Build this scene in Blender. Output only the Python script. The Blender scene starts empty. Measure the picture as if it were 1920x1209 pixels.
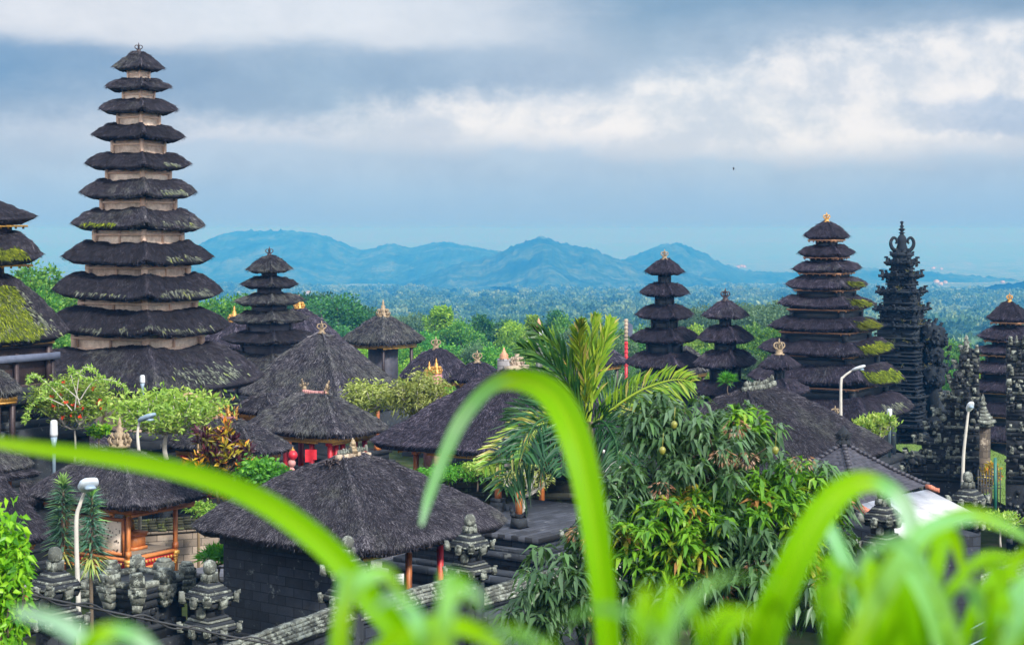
import bpy, math, random
import numpy as np
from mathutils import Vector
rng = np.random.default_rng(11)
random.seed(5)
sc = bpy.context.scene
COL = sc.collection
R = math.radians

# ------------------------------------------------------------------ camera
F, HY = 3348.0, 430.0        # focal length in photo pixels, pixel row of the horizon
cam_d = bpy.data.cameras.new('camera')
cam = bpy.data.objects.new('camera', cam_d); COL.objects.link(cam)
cam.location = (0, 0, 0); cam.rotation_euler = (R(90), 0, 0)
cam_d.sensor_width = 36; cam_d.lens = F/1920*36
cam_d.shift_y = -(604.5-HY)/1920
cam_d.clip_start = 0.1; cam_d.clip_end = 90000
cam_d.dof.use_dof = True; cam_d.dof.focus_distance = 56; cam_d.dof.aperture_fstop = 3.7
sc.camera = cam

# ------------------------------------------------------------------ sun
SUN = Vector((0.50, -0.66, 0.62)).normalized()
sd = bpy.data.lights.new('sun', 'SUN'); so = bpy.data.objects.new('sun', sd); COL.objects.link(so)
sd.energy = 3.6; sd.angle = R(7); sd.color = (1.0, 0.96, 0.90)
so.rotation_euler = SUN.to_track_quat('Z', 'Y').to_euler()

# ------------------------------------------------------------------ sky
world = bpy.data.worlds.new('World'); sc.world = world
world.use_nodes = True
nt = world.node_tree; nt.nodes.clear()

class NG:
    """small helper to write node graphs"""
    def __init__(s, tree): s.t = tree
    def n(s, typ, **kw):
        o = s.t.nodes.new(typ)
        for k, v in kw.items(): setattr(o, k, v)
        return o
    def put(s, sock, v):
        if isinstance(v, bpy.types.NodeSocket): s.t.links.new(v, sock)
        elif v is not None: sock.default_value = v
    def m(s, op, a, b=None, c=None, clamp=False):
        o = s.n('ShaderNodeMath', operation=op); o.use_clamp = clamp
        s.put(o.inputs[0], a); s.put(o.inputs[1], b); s.put(o.inputs[2], c)
        return o.outputs[0]
    def sstep(s, x, e0, e1, lo=0.0, hi=1.0):
        o = s.n('ShaderNodeMapRange', interpolation_type='SMOOTHSTEP')
        s.put(o.inputs[0], x); s.put(o.inputs[1], e0); s.put(o.inputs[2], e1)
        o.inputs[3].default_value = lo; o.inputs[4].default_value = hi
        return o.outputs[0]
    def mix(s, f, a, b, blend='MIX'):
        o = s.n('ShaderNodeMix', data_type='RGBA', blend_type=blend)
        s.put(o.inputs[0], f)
        for sock, v in ((o.inputs[6], a), (o.inputs[7], b)):
            if isinstance(v, tuple) and len(v) == 3: v = (*v, 1)
            s.put(sock, v)
        return o.outputs[2]
    def noise(s, vec, scale, detail=4.0, rough=0.55, dist=0.0):
        o = s.n('ShaderNodeTexNoise')
        s.put(o.inputs['Vector'], vec); o.inputs['Scale'].default_value = scale
        o.inputs['Detail'].default_value = detail; o.inputs['Roughness'].default_value = rough
        o.inputs['Distortion'].default_value = dist
        return o.outputs[0]
    def ramp(s, f, stops):
        o = s.n('ShaderNodeValToRGB'); s.put(o.inputs[0], f)
        e = o.color_ramp.elements
        while len(e) < len(stops): e.new(0.5)
        for k, (p, c) in enumerate(stops):
            e[k].position = p; e[k].color = (*c, 1) if len(c) == 3 else c
        return o.outputs[0]

def lin(r, g, b):
    f = lambda c: (c/255/12.92) if c/255 <= 0.04045 else ((c/255+0.055)/1.055)**2.4
    return (f(r), f(g), f(b))

def make_world():
    g = NG(nt)
    tc = g.n('ShaderNodeTexCoord'); sep = g.n('ShaderNodeSeparateXYZ')
    g.put(sep.inputs[0], tc.outputs['Generated'])
    az = g.m('ARCTAN2', sep.outputs[0], sep.outputs[1])
    el = g.m('ARCSINE', sep.outputs[2])
    # cloud-deck coordinates: azimuth and elevation in units of 1/1000 radian / 3.348
    X = g.m('MULTIPLY', az, F); Y = g.m('SUBTRACT', HY, g.m('MULTIPLY', el, F))
    def vec(sx, sy, o=0.0):
        c = g.n('ShaderNodeCombineXYZ'); g.put(c.inputs[0], g.m('MULTIPLY', az, sx)); g.put(c.inputs[1], g.m('MULTIPLY', el, sy)); c.inputs[2].default_value = o
        return c.outputs[0]
    n1 = g.m('SUBTRACT', g.noise(vec(1, 2.2), 9, 6, 0.58, 0.1), 0.5)        # broad, streaky
    n2 = g.m('SUBTRACT', g.noise(vec(1, 1.25, 3), 24, 8, 0.62, 0.15), 0.5)         # billows
    n3 = g.m('SUBTRACT', g.noise(vec(1, 4.5, 7), 5, 4, 0.5), 0.5)
    Yd = g.m('ADD', Y, g.m('ADD', g.m('MULTIPLY', n1, 95), g.m('MULTIPLY', n2, 85)))
    Ys = g.m('ADD', Y, g.m('ADD', g.m('MULTIPLY', n1, 120), g.m('MULTIPLY', n3, 110)))
    Xd = g.m('ADD', X, g.m('MULTIPLY', n1, 500))
    def band(yc, w_in, w_out, y=None):
        d = g.m('ABSOLUTE', g.m('SUBTRACT', y if y is not None else Ys, yc))
        return g.sstep(g.m('ADD', d, g.m('MULTIPLY', n2, 60)), w_out, w_in)
    base = g.ramp(g.sstep(Y, -200, 480), [(0.0, lin(196, 206, 222)), (0.33, lin(180, 197, 218)), (0.52, lin(172, 192, 216)), (0.73, lin(186, 204, 225)),
                                           (0.86, lin(173, 200, 225)), (0.94, lin(158, 196, 227)), (0.985, lin(150, 192, 226)), (1.0, lin(146, 190, 226))])
    o1 = base.node
    col = base
    # dark streaky base on the left
    mk = g.m('MULTIPLY', band(g.m('ADD', 150, g.m('MULTIPLY', X, -0.02)), 15, 95), g.sstep(Xd, 250, -350))
    col = g.mix(g.m('MULTIPLY', mk, 0.72), col, lin(138, 170, 202))
    mk = g.m('MULTIPLY', band(130, 10, 70), g.sstep(Xd, -450, -1050))
    col = g.mix(g.m('MULTIPLY', mk, 0.75), col, lin(92, 146, 192))
    # dark slab at top right
    mk = g.m('MULTIPLY', g.sstep(g.m('SUBTRACT', Ys, g.m('MULTIPLY', X, -0.05)), 150, 30), g.sstep(Xd, -150, 250))
    col = g.mix(g.m('MULTIPLY', mk, 0.9), col, lin(118, 156, 190))
    # white deck upper left
    mk = g.m('MULTIPLY', band(36, 28, 84), g.sstep(Xd, 260, -260))
    col = g.mix(g.m('MULTIPLY', mk, 0.95), col, lin(222, 228, 238))
    # main cumulus bank, rising to the right
    yc = g.m('ADD', 226, g.m('MULTIPLY', g.sstep(X, 0, 960), -50))
    wi = g.m('ADD', 22, g.m('MULTIPLY', g.sstep(X, -100, 700), 62))
    d = g.m('ABSOLUTE', g.m('SUBTRACT', Yd, yc))
    bank = g.m('MULTIPLY', g.sstep(g.m('SUBTRACT', d, wi), 52, -8), g.sstep(Xd, -420, -120))
    bc = g.mix(g.sstep(g.m('ADD', n2, g.m('MULTIPLY', n1, .5)), -0.15, 0.13), lin(212, 221, 234), lin(242, 241, 243))
    col = g.mix(g.m('MULTIPLY', bank, 0.94), col, bc)
    # small puffs left of the bank
    pf = g.m('MULTIPLY', band(246, 12, 48, Yd), g.m('MULTIPLY', g.sstep(X, -1000, -560), g.sstep(X, -150, -360)))
    col = g.mix(g.m('MULTIPLY', pf, g.sstep(n2, -0.12, 0.2, 0.25, 0.95)), col, lin(214, 221, 233))
    # grey-blue shadow patch low on the right
    mk = g.m('MULTIPLY', band(238, 8, 42), g.sstep(Xd, 620, 900))
    col = g.mix(g.m('MULTIPLY', mk, 0.7), col, lin(168, 192, 222))
    col = g.mix(1.0, col, (0.615, 0.615, 0.615), 'MULTIPLY')
    mot = g.sstep(g.m('ADD', n2, g.m('MULTIPLY', n1, .7)), -.22, .22, .93, 1.06)
    mt = g.n('ShaderNodeCombineXYZ'); g.put(mt.inputs[0], mot); g.put(mt.inputs[1], g.m('ADD', g.m('MULTIPLY', mot, .8), .2)); g.put(mt.inputs[2], g.m('ADD', g.m('MULTIPLY', mot, .6), .4))
    col = g.mix(g.sstep(Y, 440, 300), col, g.mix(1.0, col, mt.outputs[0], 'MULTIPLY'))      # cloud radiance before exposure
    # the rest of the sky dome: bright broken overcast
    wide = g.noise(vec(1, 1.2, 11), 2.2, 6, 0.6)
    deck = g.mix(g.sstep(wide, 0.35, 0.65), (0.36, 0.48, 0.68), (0.92, 1.0, 1.12))
    col = g.mix(g.sstep(el, 0.15, 0.40), col, deck)
    back = g.mix(g.sstep(wide, 0.35, 0.65), (0.75, 0.82, 0.95), (1.35, 1.36, 1.38))       # extra cloud brightness, added unseen behind the viewer as frontal fill light
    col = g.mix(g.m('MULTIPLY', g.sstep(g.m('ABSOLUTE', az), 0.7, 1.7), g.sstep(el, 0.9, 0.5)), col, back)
    sky = g.n('ShaderNodeTexSky', sky_type='NISHITA'); sky.sun_disc = False
    sky.sun_elevation = math.asin(SUN.z); sky.sun_rotation = math.atan2(SUN.x, SUN.y)
    sky.air_density = 1.0; sky.dust_density = 1.0
    STR = 0.1
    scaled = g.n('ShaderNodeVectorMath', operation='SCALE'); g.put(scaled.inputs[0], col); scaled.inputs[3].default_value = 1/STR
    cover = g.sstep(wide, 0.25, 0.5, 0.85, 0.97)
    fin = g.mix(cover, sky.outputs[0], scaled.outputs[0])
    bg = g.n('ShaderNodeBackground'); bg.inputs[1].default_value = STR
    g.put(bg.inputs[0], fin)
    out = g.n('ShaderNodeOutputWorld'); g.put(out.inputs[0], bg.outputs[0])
make_world()

sc.view_settings.view_transform = 'Standard'; sc.view_settings.look = 'None'
sc.view_settings.exposure = 0.7; sc.view_settings.gamma = 1.0
sc.view_settings.use_curve_mapping = False
cy = sc.cycles
cy.use_denoising = True
cy.max_bounces = 6; cy.diffuse_bounces = 3; cy.glossy_bounces = 2; cy.transmission_bounces = 3; cy.volume_bounces = 1
cy.transparent_max_bounces = 6; cy.caustics_reflective = False; cy.caustics_refractive = False
cy.sample_clamp_indirect = 4

# ------------------------------------------------------------------ helpers
def at(px, py, Y):
    return np.array(((px-960)/F*Y, Y, (HY-py)/F*Y))
def zat(py, Y): return (HY-py)/F*Y
def xat(px, Y): return (px-960)/F*Y
def nrm(v):
    v = np.asarray(v, float); return v/np.maximum(np.linalg.norm(v, axis=-1, keepdims=True), 1e-9)
def rotz(V, a):
    c, s = math.cos(a), math.sin(a); V = np.asarray(V, float)
    return np.stack((V[..., 0]*c-V[..., 1]*s, V[..., 0]*s+V[..., 1]*c, V[..., 2]), -1)

_H = rng.random((64, 64, 64))
def vn(P, s=1.0):
    """value noise, 0..1"""
    P = np.asarray(P, float)*s+1000.3
    i = np.floor(P).astype(int); f = P-i; f = f*f*(3-2*f)
    out = 0
    for dx in (0, 1):
        for dy in (0, 1):
            for dz in (0, 1):
                w = (f[..., 0] if dx else 1-f[..., 0])*(f[..., 1] if dy else 1-f[..., 1])*(f[..., 2] if dz else 1-f[..., 2])
                out = out+w*_H[(i[..., 0]+dx) % 64, (i[..., 1]+dy) % 64, (i[..., 2]+dz) % 64]
    return out
def fbm(P, s=1.0, o=4):
    v = 0; a = 0.5; t = 0
    for k in range(o): v = v+a*vn(P, s*2**k); t += a; a *= 0.5
    return v/t

def tag(o, label=None, cat=None, group=None, kind=None):
    if label: o['label'] = label
    if cat: o['category'] = cat
    if group: o['group'] = group
    if kind: o['kind'] = kind
    return o
def thing(name, loc, label, cat, group=None, rz=0.0):
    o = bpy.data.objects.new(name, None); COL.objects.link(o)
    o.location = [float(v) for v in loc]; o.rotation_euler = (0, 0, rz); o.empty_display_size = 0.2
    return tag(o, label, cat, group)
def root_of(o):
    while o.parent: o = o.parent
    return o

class MB:
    """collects faces in world space; build() links them as ONE mesh object"""
    def __init__(s): s.V = []; s.Q = []; s.T = []; s.C = []; s.mq = []; s.mt = []; s.n = 0
    def add(s, V, Q=None, T=None, c=0.5, m=0):
        V = np.asarray(V, float).reshape(-1, 3); k = len(V)
        s.V.append(V)
        s.C.append(np.broadcast_to(np.asarray(c, float), (k,)))
        if Q is not None and len(Q):
            Q = np.asarray(Q, int).reshape(-1, 4); s.Q.append(Q+s.n); s.mq.append(np.full(len(Q), m))
        if T is not None and len(T):
            T = np.asarray(T, int).reshape(-1, 3); s.T.append(T+s.n); s.mt.append(np.full(len(T), m))
        s.n += k
    def mesh(s, name, mats, smooth=False, V=None):
        me = bpy.data.meshes.new(name)
        V = np.concatenate(s.V) if V is None else V
        Q = np.concatenate(s.Q) if s.Q else np.zeros((0, 4), int)
        T = np.concatenate(s.T) if s.T else np.zeros((0, 3), int)
        mi = np.concatenate(s.mq+s.mt)
        me.vertices.add(len(V)); me.vertices.foreach_set('co', V.astype(np.float32).ravel())
        li = np.concatenate((Q.ravel(), T.ravel()))
        me.loops.add(len(li)); me.loops.foreach_set('vertex_index', li.astype(np.int32))
        ls = np.concatenate((np.arange(len(Q))*4, len(Q)*4+np.arange(len(T))*3))
        me.polygons.add(len(ls)); me.polygons.foreach_set('loop_start', ls.astype(np.int32))
        me.polygons.foreach_set('material_index', mi.astype(np.int32))
        if smooth: me.polygons.foreach_set('use_smooth', np.ones(len(ls), bool))
        me.update(calc_edges=True)
        at_ = me.attributes.new('Col', 'FLOAT', 'POINT'); at_.data.foreach_set('value', np.concatenate(s.C).astype(np.float32))
        for m in (mats if isinstance(mats, (list, tuple)) else [mats]): me.materials.append(m)
        me.validate()
        return me
    def build(s, name, mats, parent=None, smooth=False, loc=None):
        V = np.concatenate(s.V)
        if parent is not None:
            r = root_of(parent); V = rotz(V-np.array(r.location), -r.rotation_euler[2])
        elif loc is not None: V = V-np.asarray(loc, float)
        o = bpy.data.objects.new(name, s.mesh(name, mats, smooth, V)); COL.objects.link(o)
        if parent is not None: o.parent = parent
        elif loc is not None: o.location = [float(v) for v in loc]
        return o

def copy_tree(o, parent=None):
    c = o.copy(); COL.objects.link(c)
    if parent is not None: c.parent = parent
    for ch in list(o.children): copy_tree(ch, c)
    return c

BQ = np.array([[0, 3, 2, 1], [4, 5, 6, 7], [0, 1, 5, 4], [1, 2, 6, 5], [2, 3, 7, 6], [3, 0, 4, 7]])
def bx(mb, c, s, rot=0.0, taper=1.0, jit=0.0, m=0, col=None, tilt=None):
    """box: centre c, size s, turned about z; top face scaled by taper"""
    h = np.array(s)/2
    V = np.array([[-1, -1, -1], [1, -1, -1], [1, 1, -1], [-1, 1, -1], [-1, -1, 1], [1, -1, 1], [1, 1, 1], [-1, 1, 1]], float)
    V[4:, :2] *= taper
    V = V*h
    if jit: V = V+rng.normal(0, jit, V.shape)
    if tilt is not None:
        a = tilt; c_, s_ = math.cos(a), math.sin(a)
        V = np.stack((V[:, 0], V[:, 1]*c_-V[:, 2]*s_, V[:, 1]*s_+V[:, 2]*c_), 1)
    V = rotz(V, rot)+np.asarray(c, float)
    mb.add(V, BQ, c=rng.random() if col is None else col, m=m)
def tube(mb, pts, rad, n=8, c=0.5, m=0, cap=True):
    P = np.asarray(pts, float); k = len(P)
    rad = np.broadcast_to(np.asarray(rad, float), (k,))
    T = nrm(np.gradient(P, axis=0)); up = np.array((0, 0, 1.0))
    if abs(T[0] @ up) > 0.9: up = np.array((1.0, 0, 0))
    U = nrm(np.cross(T, up)); W = np.cross(U, T)
    for i in range(1, k):                      # keep frames aligned
        u = U[i-1]-T[i]*(U[i-1] @ T[i]); U[i] = nrm(u); W[i] = np.cross(U[i], T[i])
    a = np.arange(n)/n*2*math.pi
    V = P[:, None]+rad[:, None, None]*(np.cos(a)[None, :, None]*U[:, None]+np.sin(a)[None, :, None]*W[:, None])
    i = np.arange(k-1)[:, None]*n; j = np.arange(n)[None]; j2 = (j+1) % n
    Q = np.stack((i+j, i+j2, i+n+j2, i+n+j), -1).reshape(-1, 4)
    V = V.reshape(-1, 3); Tt = []
    if cap:
        V = np.concatenate((V, P[:1], P[-1:])); b = k*n
        for j in range(n): Tt += [[b, (j+1) % n, j], [b+1, (k-1)*n+j, (k-1)*n+(j+1) % n]]
    mb.add(V, Q, Tt, c=c, m=m)
def lathe(mb, c, prof, n=12, rot=0.0, m=0, col=0.5, sx=1.0):
    """profile [(radius, z)...] from bottom to top about a vertical axis"""
    p = np.array(prof, float); a = np.arange(n)/n*2*math.pi+rot
    V = np.stack((p[:, 0, None]*np.cos(a)*sx, p[:, 0, None]*np.sin(a), np.repeat(p[:, 1, None], n, 1)), -1)+np.asarray(c, float)
    k = len(p); i = np.arange(k-1)[:, None]*n; j = np.arange(n)[None]; j2 = (j+1) % n
    Q = np.stack((i+j, i+j2, i+n+j2, i+n+j), -1).reshape(-1, 4)
    V = V.reshape(-1, 3); V = np.concatenate((V, [V[:n].mean(0)], [V[-n:].mean(0)])); b = k*n
    T = []
    for q in range(n): T += [[b, (q+1) % n, q], [b+1, (k-1)*n+q, (k-1)*n+(q+1) % n]]
    mb.add(V, Q, T, c=col, m=m)
def smooth_path(pts, n=24):
    P = np.asarray(pts, float); k = len(P)
    t = np.linspace(0, k-1, n); i = np.clip(t.astype(int), 0, k-2); f = (t-i)[:, None]
    p0 = P[np.maximum(i-1, 0)]; p1 = P[i]; p2 = P[i+1]; p3 = P[np.minimum(i+2, k-1)]
    return 0.5*((2*p1)+(-p0+p2)*f+(2*p0-5*p1+4*p2-p3)*f*f+(-p0+3*p1-3*p2+p3)*f**3)
def leaves(mb, P, D, L, W, c, fold=0.25, droop=0.0, m=0, simple=False, up=None):
    """N leaves, each a folded diamond from base P along D"""
    P = np.asarray(P, float); N = len(P); D = nrm(D)
    L = np.broadcast_to(np.asarray(L, float), (N,))[:, None]; W = np.broadcast_to(np.asarray(W, float), (N,))[:, None]
    U = rng.normal(0, 1, (N, 3)) if up is None else up+rng.normal(0, 0.3, (N, 3))
    S = nrm(np.cross(D, U)); Nn = np.cross(S, D)
    dz = np.array((0, 0, -1.0))
    tip = P+D*L+dz*L*droop
    mid = P+D*L*0.45+dz*L*droop*0.12
    c = np.broadcast_to(np.asarray(c, float), (N,))
    if simple:
        V = np.stack((P, mid+S*W/2, tip, mid-S*W/2), 1).reshape(-1, 3)
        mb.add(V, np.arange(4*N).reshape(N, 4), c=np.repeat(c, 4), m=m); return
    V = np.stack((P, mid+S*W/2+Nn*W*fold, mid, mid-S*W/2+Nn*W*fold, tip), 1).reshape(-1, 3)
    b = np.arange(N)[:, None]*5
    T = np.concatenate([b+np.array(t) for t in ([0, 1, 2], [0, 2, 3], [2, 1, 4], [3, 2, 4])])
    mb.add(V, None, T, c=np.repeat(c, 5), m=m)
def sphere_pts(n):
    return nrm(rng.normal(0, 1, (n, 3)))

# ------------------------------------------------------------------ materials
def new_mat(name):
    m = bpy.data.materials.new(name); m.use_nodes = True
    t = m.node_tree; t.nodes.clear(); g = NG(t)
    out = g.n('ShaderNodeOutputMaterial')
    b = g.n('ShaderNodeBsdfPrincipled'); g.put(out.inputs[0], b.outputs[0])
    g.out = out; g.b = b
    return m, g
def obj_vec(g, sx=1, sy=1, sz=1, world=False):
    tc = g.n('ShaderNodeNewGeometry').outputs['Position'] if world else g.n('ShaderNodeTexCoord').outputs['Object']
    mp = g.n('ShaderNodeMapping'); g.put(mp.inputs[0], tc); mp.inputs['Scale'].default_value = (sx, sy, sz)
    return mp.outputs[0]
def bump(g, h, strength=0.5, dist=0.02):
    o = g.n('ShaderNodeBump'); o.inputs['Strength'].default_value = strength; o.inputs['Distance'].default_value = dist
    g.put(o.inputs['Height'], h); g.put(g.b.inputs['Normal'], o.outputs[0])
def attr(g): return g.n('ShaderNodeAttribute', attribute_name='Col').outputs['Fac']

def mat_plain(name, c1, c2, rough=0.7, scale=6, metal=0.0, spec=0.5, b=0.3, bd=0.01, detail=6):
    m, g = new_mat(name); v = obj_vec(g)
    n = g.noise(v, scale, detail, 0.6)
    a = attr(g)
    f = g.m('ADD', g.m('MULTIPLY', n, 0.7), g.m('MULTIPLY', a, 0.3))
    g.put(g.b.inputs['Base Color'], g.ramp(f, [(0.3, c1), (0.7, c2)]))
    g.b.inputs['Roughness'].default_value = rough; g.b.inputs['Metallic'].default_value = metal
    g.b.inputs['Specular IOR Level'].default_value = spec
    bump(g, g.noise(v, scale*4, 5, 0.6), b, bd)
    return m
def mat_thatch(name, lichen=0.35, tint=(1, 1, 1), lich_col=(0.15, 0.16, 0.13)):
    m, g = new_mat(name); v = obj_vec(g)
    big = g.noise(v, 0.55, 5, 0.65); mid = g.noise(v, 3.2, 6, 0.7); fine = g.noise(v, 22, 4, 0.7)
    a = attr(g)
    f = g.m('ADD', g.m('MULTIPLY', a, 0.62), g.m('ADD', g.m('MULTIPLY', mid, 0.26), g.m('MULTIPLY', fine, 0.12)))
    t = lambda c: tuple(c[i]*tint[i] for i in range(3))
    rnd = g.n('ShaderNodeObjectInfo').outputs['Random']
    f = g.m('ADD', f, g.m('MULTIPLY', g.m('SUBTRACT', rnd, 0.5), 0.13))
    base = g.ramp(f, [(0.18, t((0.0055, 0.0045, 0.0065))), (0.44, t((0.022, 0.0195, 0.0265))), (0.62, t((0.068, 0.061, 0.078))), (0.80, t((0.19, 0.18, 0.205))), (0.95, t((0.38, 0.37, 0.39)))])
    k = g.m('MULTIPLY', g.sstep(g.m('ADD', big, g.m('MULTIPLY', g.m('SUBTRACT', rnd, 0.5), 0.22)), 0.60-lichen*0.3, 0.86-lichen*0.3), g.sstep(g.m('ADD', mid, g.m('MULTIPLY', a, 0.5)), 0.55, 1.0))
    col = g.mix(g.m('MULTIPLY', k, 0.8), base, lich_col)
    g.put(g.b.inputs['Base Color'], col)
    g.b.inputs['Roughness'].default_value = 0.85; g.b.inputs['Specular IOR Level'].default_value = 0.25
    bump(g, g.m('ADD', g.m('MULTIPLY', mid, 0.6), fine), 0.8, 0.05)
    return m
def mat_leaf(name, stops, rough=0.45, trans=0.35, spec=0.4, tr_col=None, vary=True):
    """stops: ramp over the per-leaf random value"""
    m, g = new_mat(name)
    a = attr(g)
    col = g.ramp(a, stops)
    rnd = g.n('ShaderNodeObjectInfo').outputs['Random']
    hs = g.n('ShaderNodeHueSaturation'); g.put(hs.inputs['Color'], col); g.put(hs.inputs['Hue'], g.m('ADD', 0.488, g.m('MULTIPLY', rnd, 0.026))); g.put(hs.inputs['Value'], g.m('ADD', 0.78, g.m('MULTIPLY', rnd, 0.44)))
    col = hs.outputs[0] if vary else col
    g.put(g.b.inputs['Base Color'], col)
    g.b.inputs['Roughness'].default_value = rough; g.b.inputs['Specular IOR Level'].default_value = spec
    tr = g.n('ShaderNodeBsdfTranslucent')
    g.put(tr.inputs[0], g.mix(1.0, col, tr_col or (1.6, 1.5, 0.6), 'MULTIPLY'))
    mx = g.n('ShaderNodeMixShader'); mx.inputs[0].default_value = trans
    g.put(mx.inputs[1], g.b.outputs[0]); g.put(mx.inputs[2], tr.outputs[0]); g.put(g.out.inputs[0], mx.outputs[0])
    return m
def mat_stone(name, dark, light, lich, amount=0.5, scale=2.2, courses=None):
    m, g = new_mat(name); v = obj_vec(g); w = obj_vec(g, world=True)
    n = g.noise(w, scale, 8, 0.68); fine = g.noise(w, scale*9, 6, 0.7); a = attr(g)
    base = g.ramp(g.m('ADD', g.m('MULTIPLY', n, 0.6), g.m('MULTIPLY', a, 0.4)), [(0.28, dark), (0.72, light)])
    hgt = fine
    if courses:
        br = g.n('ShaderNodeTexBrick'); g.put(br.inputs['Vector'], courses(g))
        br.inputs['Scale'].default_value = 1.0; br.inputs['Mortar Size'].default_value = 0.012
        br.inputs['Brick Width'].default_value = 0.62; br.inputs['Row Height'].default_value = 0.26
        br.inputs['Color1'].default_value = (0.62, 0.62, 0.62, 1); br.inputs['Color2'].default_value = (1.45, 1.45, 1.5, 1); br.inputs['Mortar'].default_value = (0.28, 0.28, 0.28, 1)
        base = g.mix(1.0, base, br.outputs[0], 'MULTIPLY')
    l = g.sstep(g.m('ADD', g.noise(w, scale*1.7, 9, 0.72), g.m('MULTIPLY', g.m('SUBTRACT', fine, 0.5), 0.35)), 0.68-amount*0.22, 0.80-amount*0.22)
    g.put(g.b.inputs['Base Color'], g.mix(g.m('MULTIPLY', l, 0.85), base, lich))
    g.b.inputs['Roughness'].default_value = 0.88; g.b.inputs['Specular IOR Level'].default_value = 0.3
    bump(g, g.m('ADD', hgt, n), 0.7, 0.03)
    return m

THATCH = mat_thatch('thatch', 0.30)
THATCH_OLD = mat_thatch('thatch_lichen', 0.75)
THATCH_P = mat_thatch('thatch_purple', 0.12, (1.05, 0.98, 1.12))
MOSS = mat_leaf('moss', [(0.0, (0.018, 0.026, 0.008)), (0.45, (0.075, 0.10, 0.010)), (0.8, (0.17, 0.205, 0.012)), (1.0, (0.29, 0.32, 0.02))], 0.9, 0.1, 0.1)
DULL_MOSS = mat_leaf('dull_moss', [(0.0, (0.05, 0.055, 0.045)), (0.6, (0.12, 0.13, 0.105)), (0.85, (0.20, 0.22, 0.17)), (1.0, (0.19, 0.22, 0.07))], 0.9, 0.05, 0.1)
PALEWOOD = mat_plain('pale_wood', (0.36, 0.27, 0.21), (0.92, 0.78, 0.65), 0.8, 4)
PALEFRAME = mat_plain('pale_frame', (0.56, 0.38, 0.28), (0.80, 0.60, 0.47), 0.75, 8)
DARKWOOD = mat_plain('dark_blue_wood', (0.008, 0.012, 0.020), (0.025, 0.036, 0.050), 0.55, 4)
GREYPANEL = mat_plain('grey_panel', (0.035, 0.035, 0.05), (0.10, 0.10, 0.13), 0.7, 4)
GOLD = mat_plain('gold_paint', (0.30, 0.13, 0.02), (0.78, 0.44, 0.10), 0.4, 20, 0.25, 0.5, 0.5, 0.01)
PALEGOLD = mat_plain('worn_gold', (0.13, 0.09, 0.055), (0.44, 0.34, 0.21), 0.6, 18, 0.1)
BRONZE = mat_plain('dark_bronze', (0.012, 0.008, 0.010), (0.075, 0.050, 0.050), 0.5, 15, 0.2)
ORANGE = mat_plain('orange_wood', (0.28, 0.075, 0.018), (0.55, 0.19, 0.05), 0.5, 6)
TRIM = mat_plain('salmon_trim', (0.38, 0.17, 0.09), (0.62, 0.34, 0.20), 0.6, 9)
RED = mat_plain('red_paint', (0.36, 0.008, 0.018), (0.60, 0.02, 0.035), 0.45, 6)
PINK = mat_plain('pink_ridge', (0.35, 0.14, 0.13), (0.58, 0.30, 0.28), 0.7, 8)
CREAM = mat_plain('cream_ornament', (0.20, 0.15, 0.11), (0.52, 0.42, 0.31), 0.7, 14)
WHITE = mat_plain('white_cloth', (0.05, 0.065, 0.11), (0.12, 0.14, 0.21), 0.8, 3)
SHEET = mat_plain('white_sheet', (0.42, 0.41, 0.42), (0.80, 0.79, 0.80), 0.5, 2.2)
TERRA = mat_plain('terracotta', (0.36, 0.11, 0.06), (0.58, 0.22, 0.14), 0.75, 6)
STONE = mat_stone('black_stone', (0.007, 0.009, 0.012), (0.032, 0.037, 0.044), (0.19, 0.205, 0.19), 0.45)
STONE_FAR = mat_stone('blue_black_stone', (0.004, 0.007, 0.012), (0.020, 0.027, 0.036), (0.11, 0.125, 0.125), 0.42, 1.6)
LICHEN = mat_stone('lichen_stone', (0.036, 0.040, 0.034), (0.15, 0.16, 0.14), (0.33, 0.36, 0.31), 0.9, 3.0)
def _wallvec(g):
    tc = g.n('ShaderNodeTexCoord').outputs['Object']; s = g.n('ShaderNodeSeparateXYZ'); g.put(s.inputs[0], tc)
    c = g.n('ShaderNodeCombineXYZ'); g.put(c.inputs[0], g.m('ADD', s.outputs[0], s.outputs[1])); g.put(c.inputs[1], s.outputs[2])
    return c.outputs[0]
WALLSTONE = mat_stone('wall_stone', (0.012, 0.015, 0.021), (0.042, 0.050, 0.062), (0.115, 0.125, 0.12), 0.48, 1.2, _wallvec)
BROWNSTONE = mat_stone('brown_wall_stone', (0.09, 0.072, 0.055), (0.26, 0.21, 0.16), (0.42, 0.36, 0.28), 0.45, 1.0, _wallvec)
MOSSWALL = mat_stone('mossy_wall', (0.018, 0.020, 0.012), (0.055, 0.055, 0.032), (0.10, 0.125, 0.03), 0.6, 1.3, _wallvec)
PAVE = mat_stone('grey_paving', (0.20, 0.19, 0.19), (0.36, 0.34, 0.34), (0.42, 0.40, 0.39), 0.4, 0.7, _wallvec)
def _floorvec(g):
    return g.n('ShaderNodeTexCoord').outputs['Object']
DARKPAVE = mat_stone('dark_terrace', (0.03, 0.034, 0.044), (0.085, 0.09, 0.105), (0.17, 0.175, 0.18), 0.5, 0.8, _floorvec)
BARK = mat_plain('bark', (0.06, 0.045, 0.03), (0.17, 0.13, 0.09), 0.9, 6, b=0.6, bd=0.03)
PALEBARK = mat_plain('pale_bark', (0.26, 0.24, 0.21), (0.52, 0.49, 0.44), 0.85, 6)
LAMPWHITE = mat_plain('lamp_white', (0.48, 0.52, 0.56), (0.66, 0.69, 0.73), 0.35, 5, b=0.05)
LAMPHEAD = mat_plain('lamp_head_paint', (0.40, 0.48, 0.56), (0.58, 0.64, 0.70), 0.4, 5, b=0.05)
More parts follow.
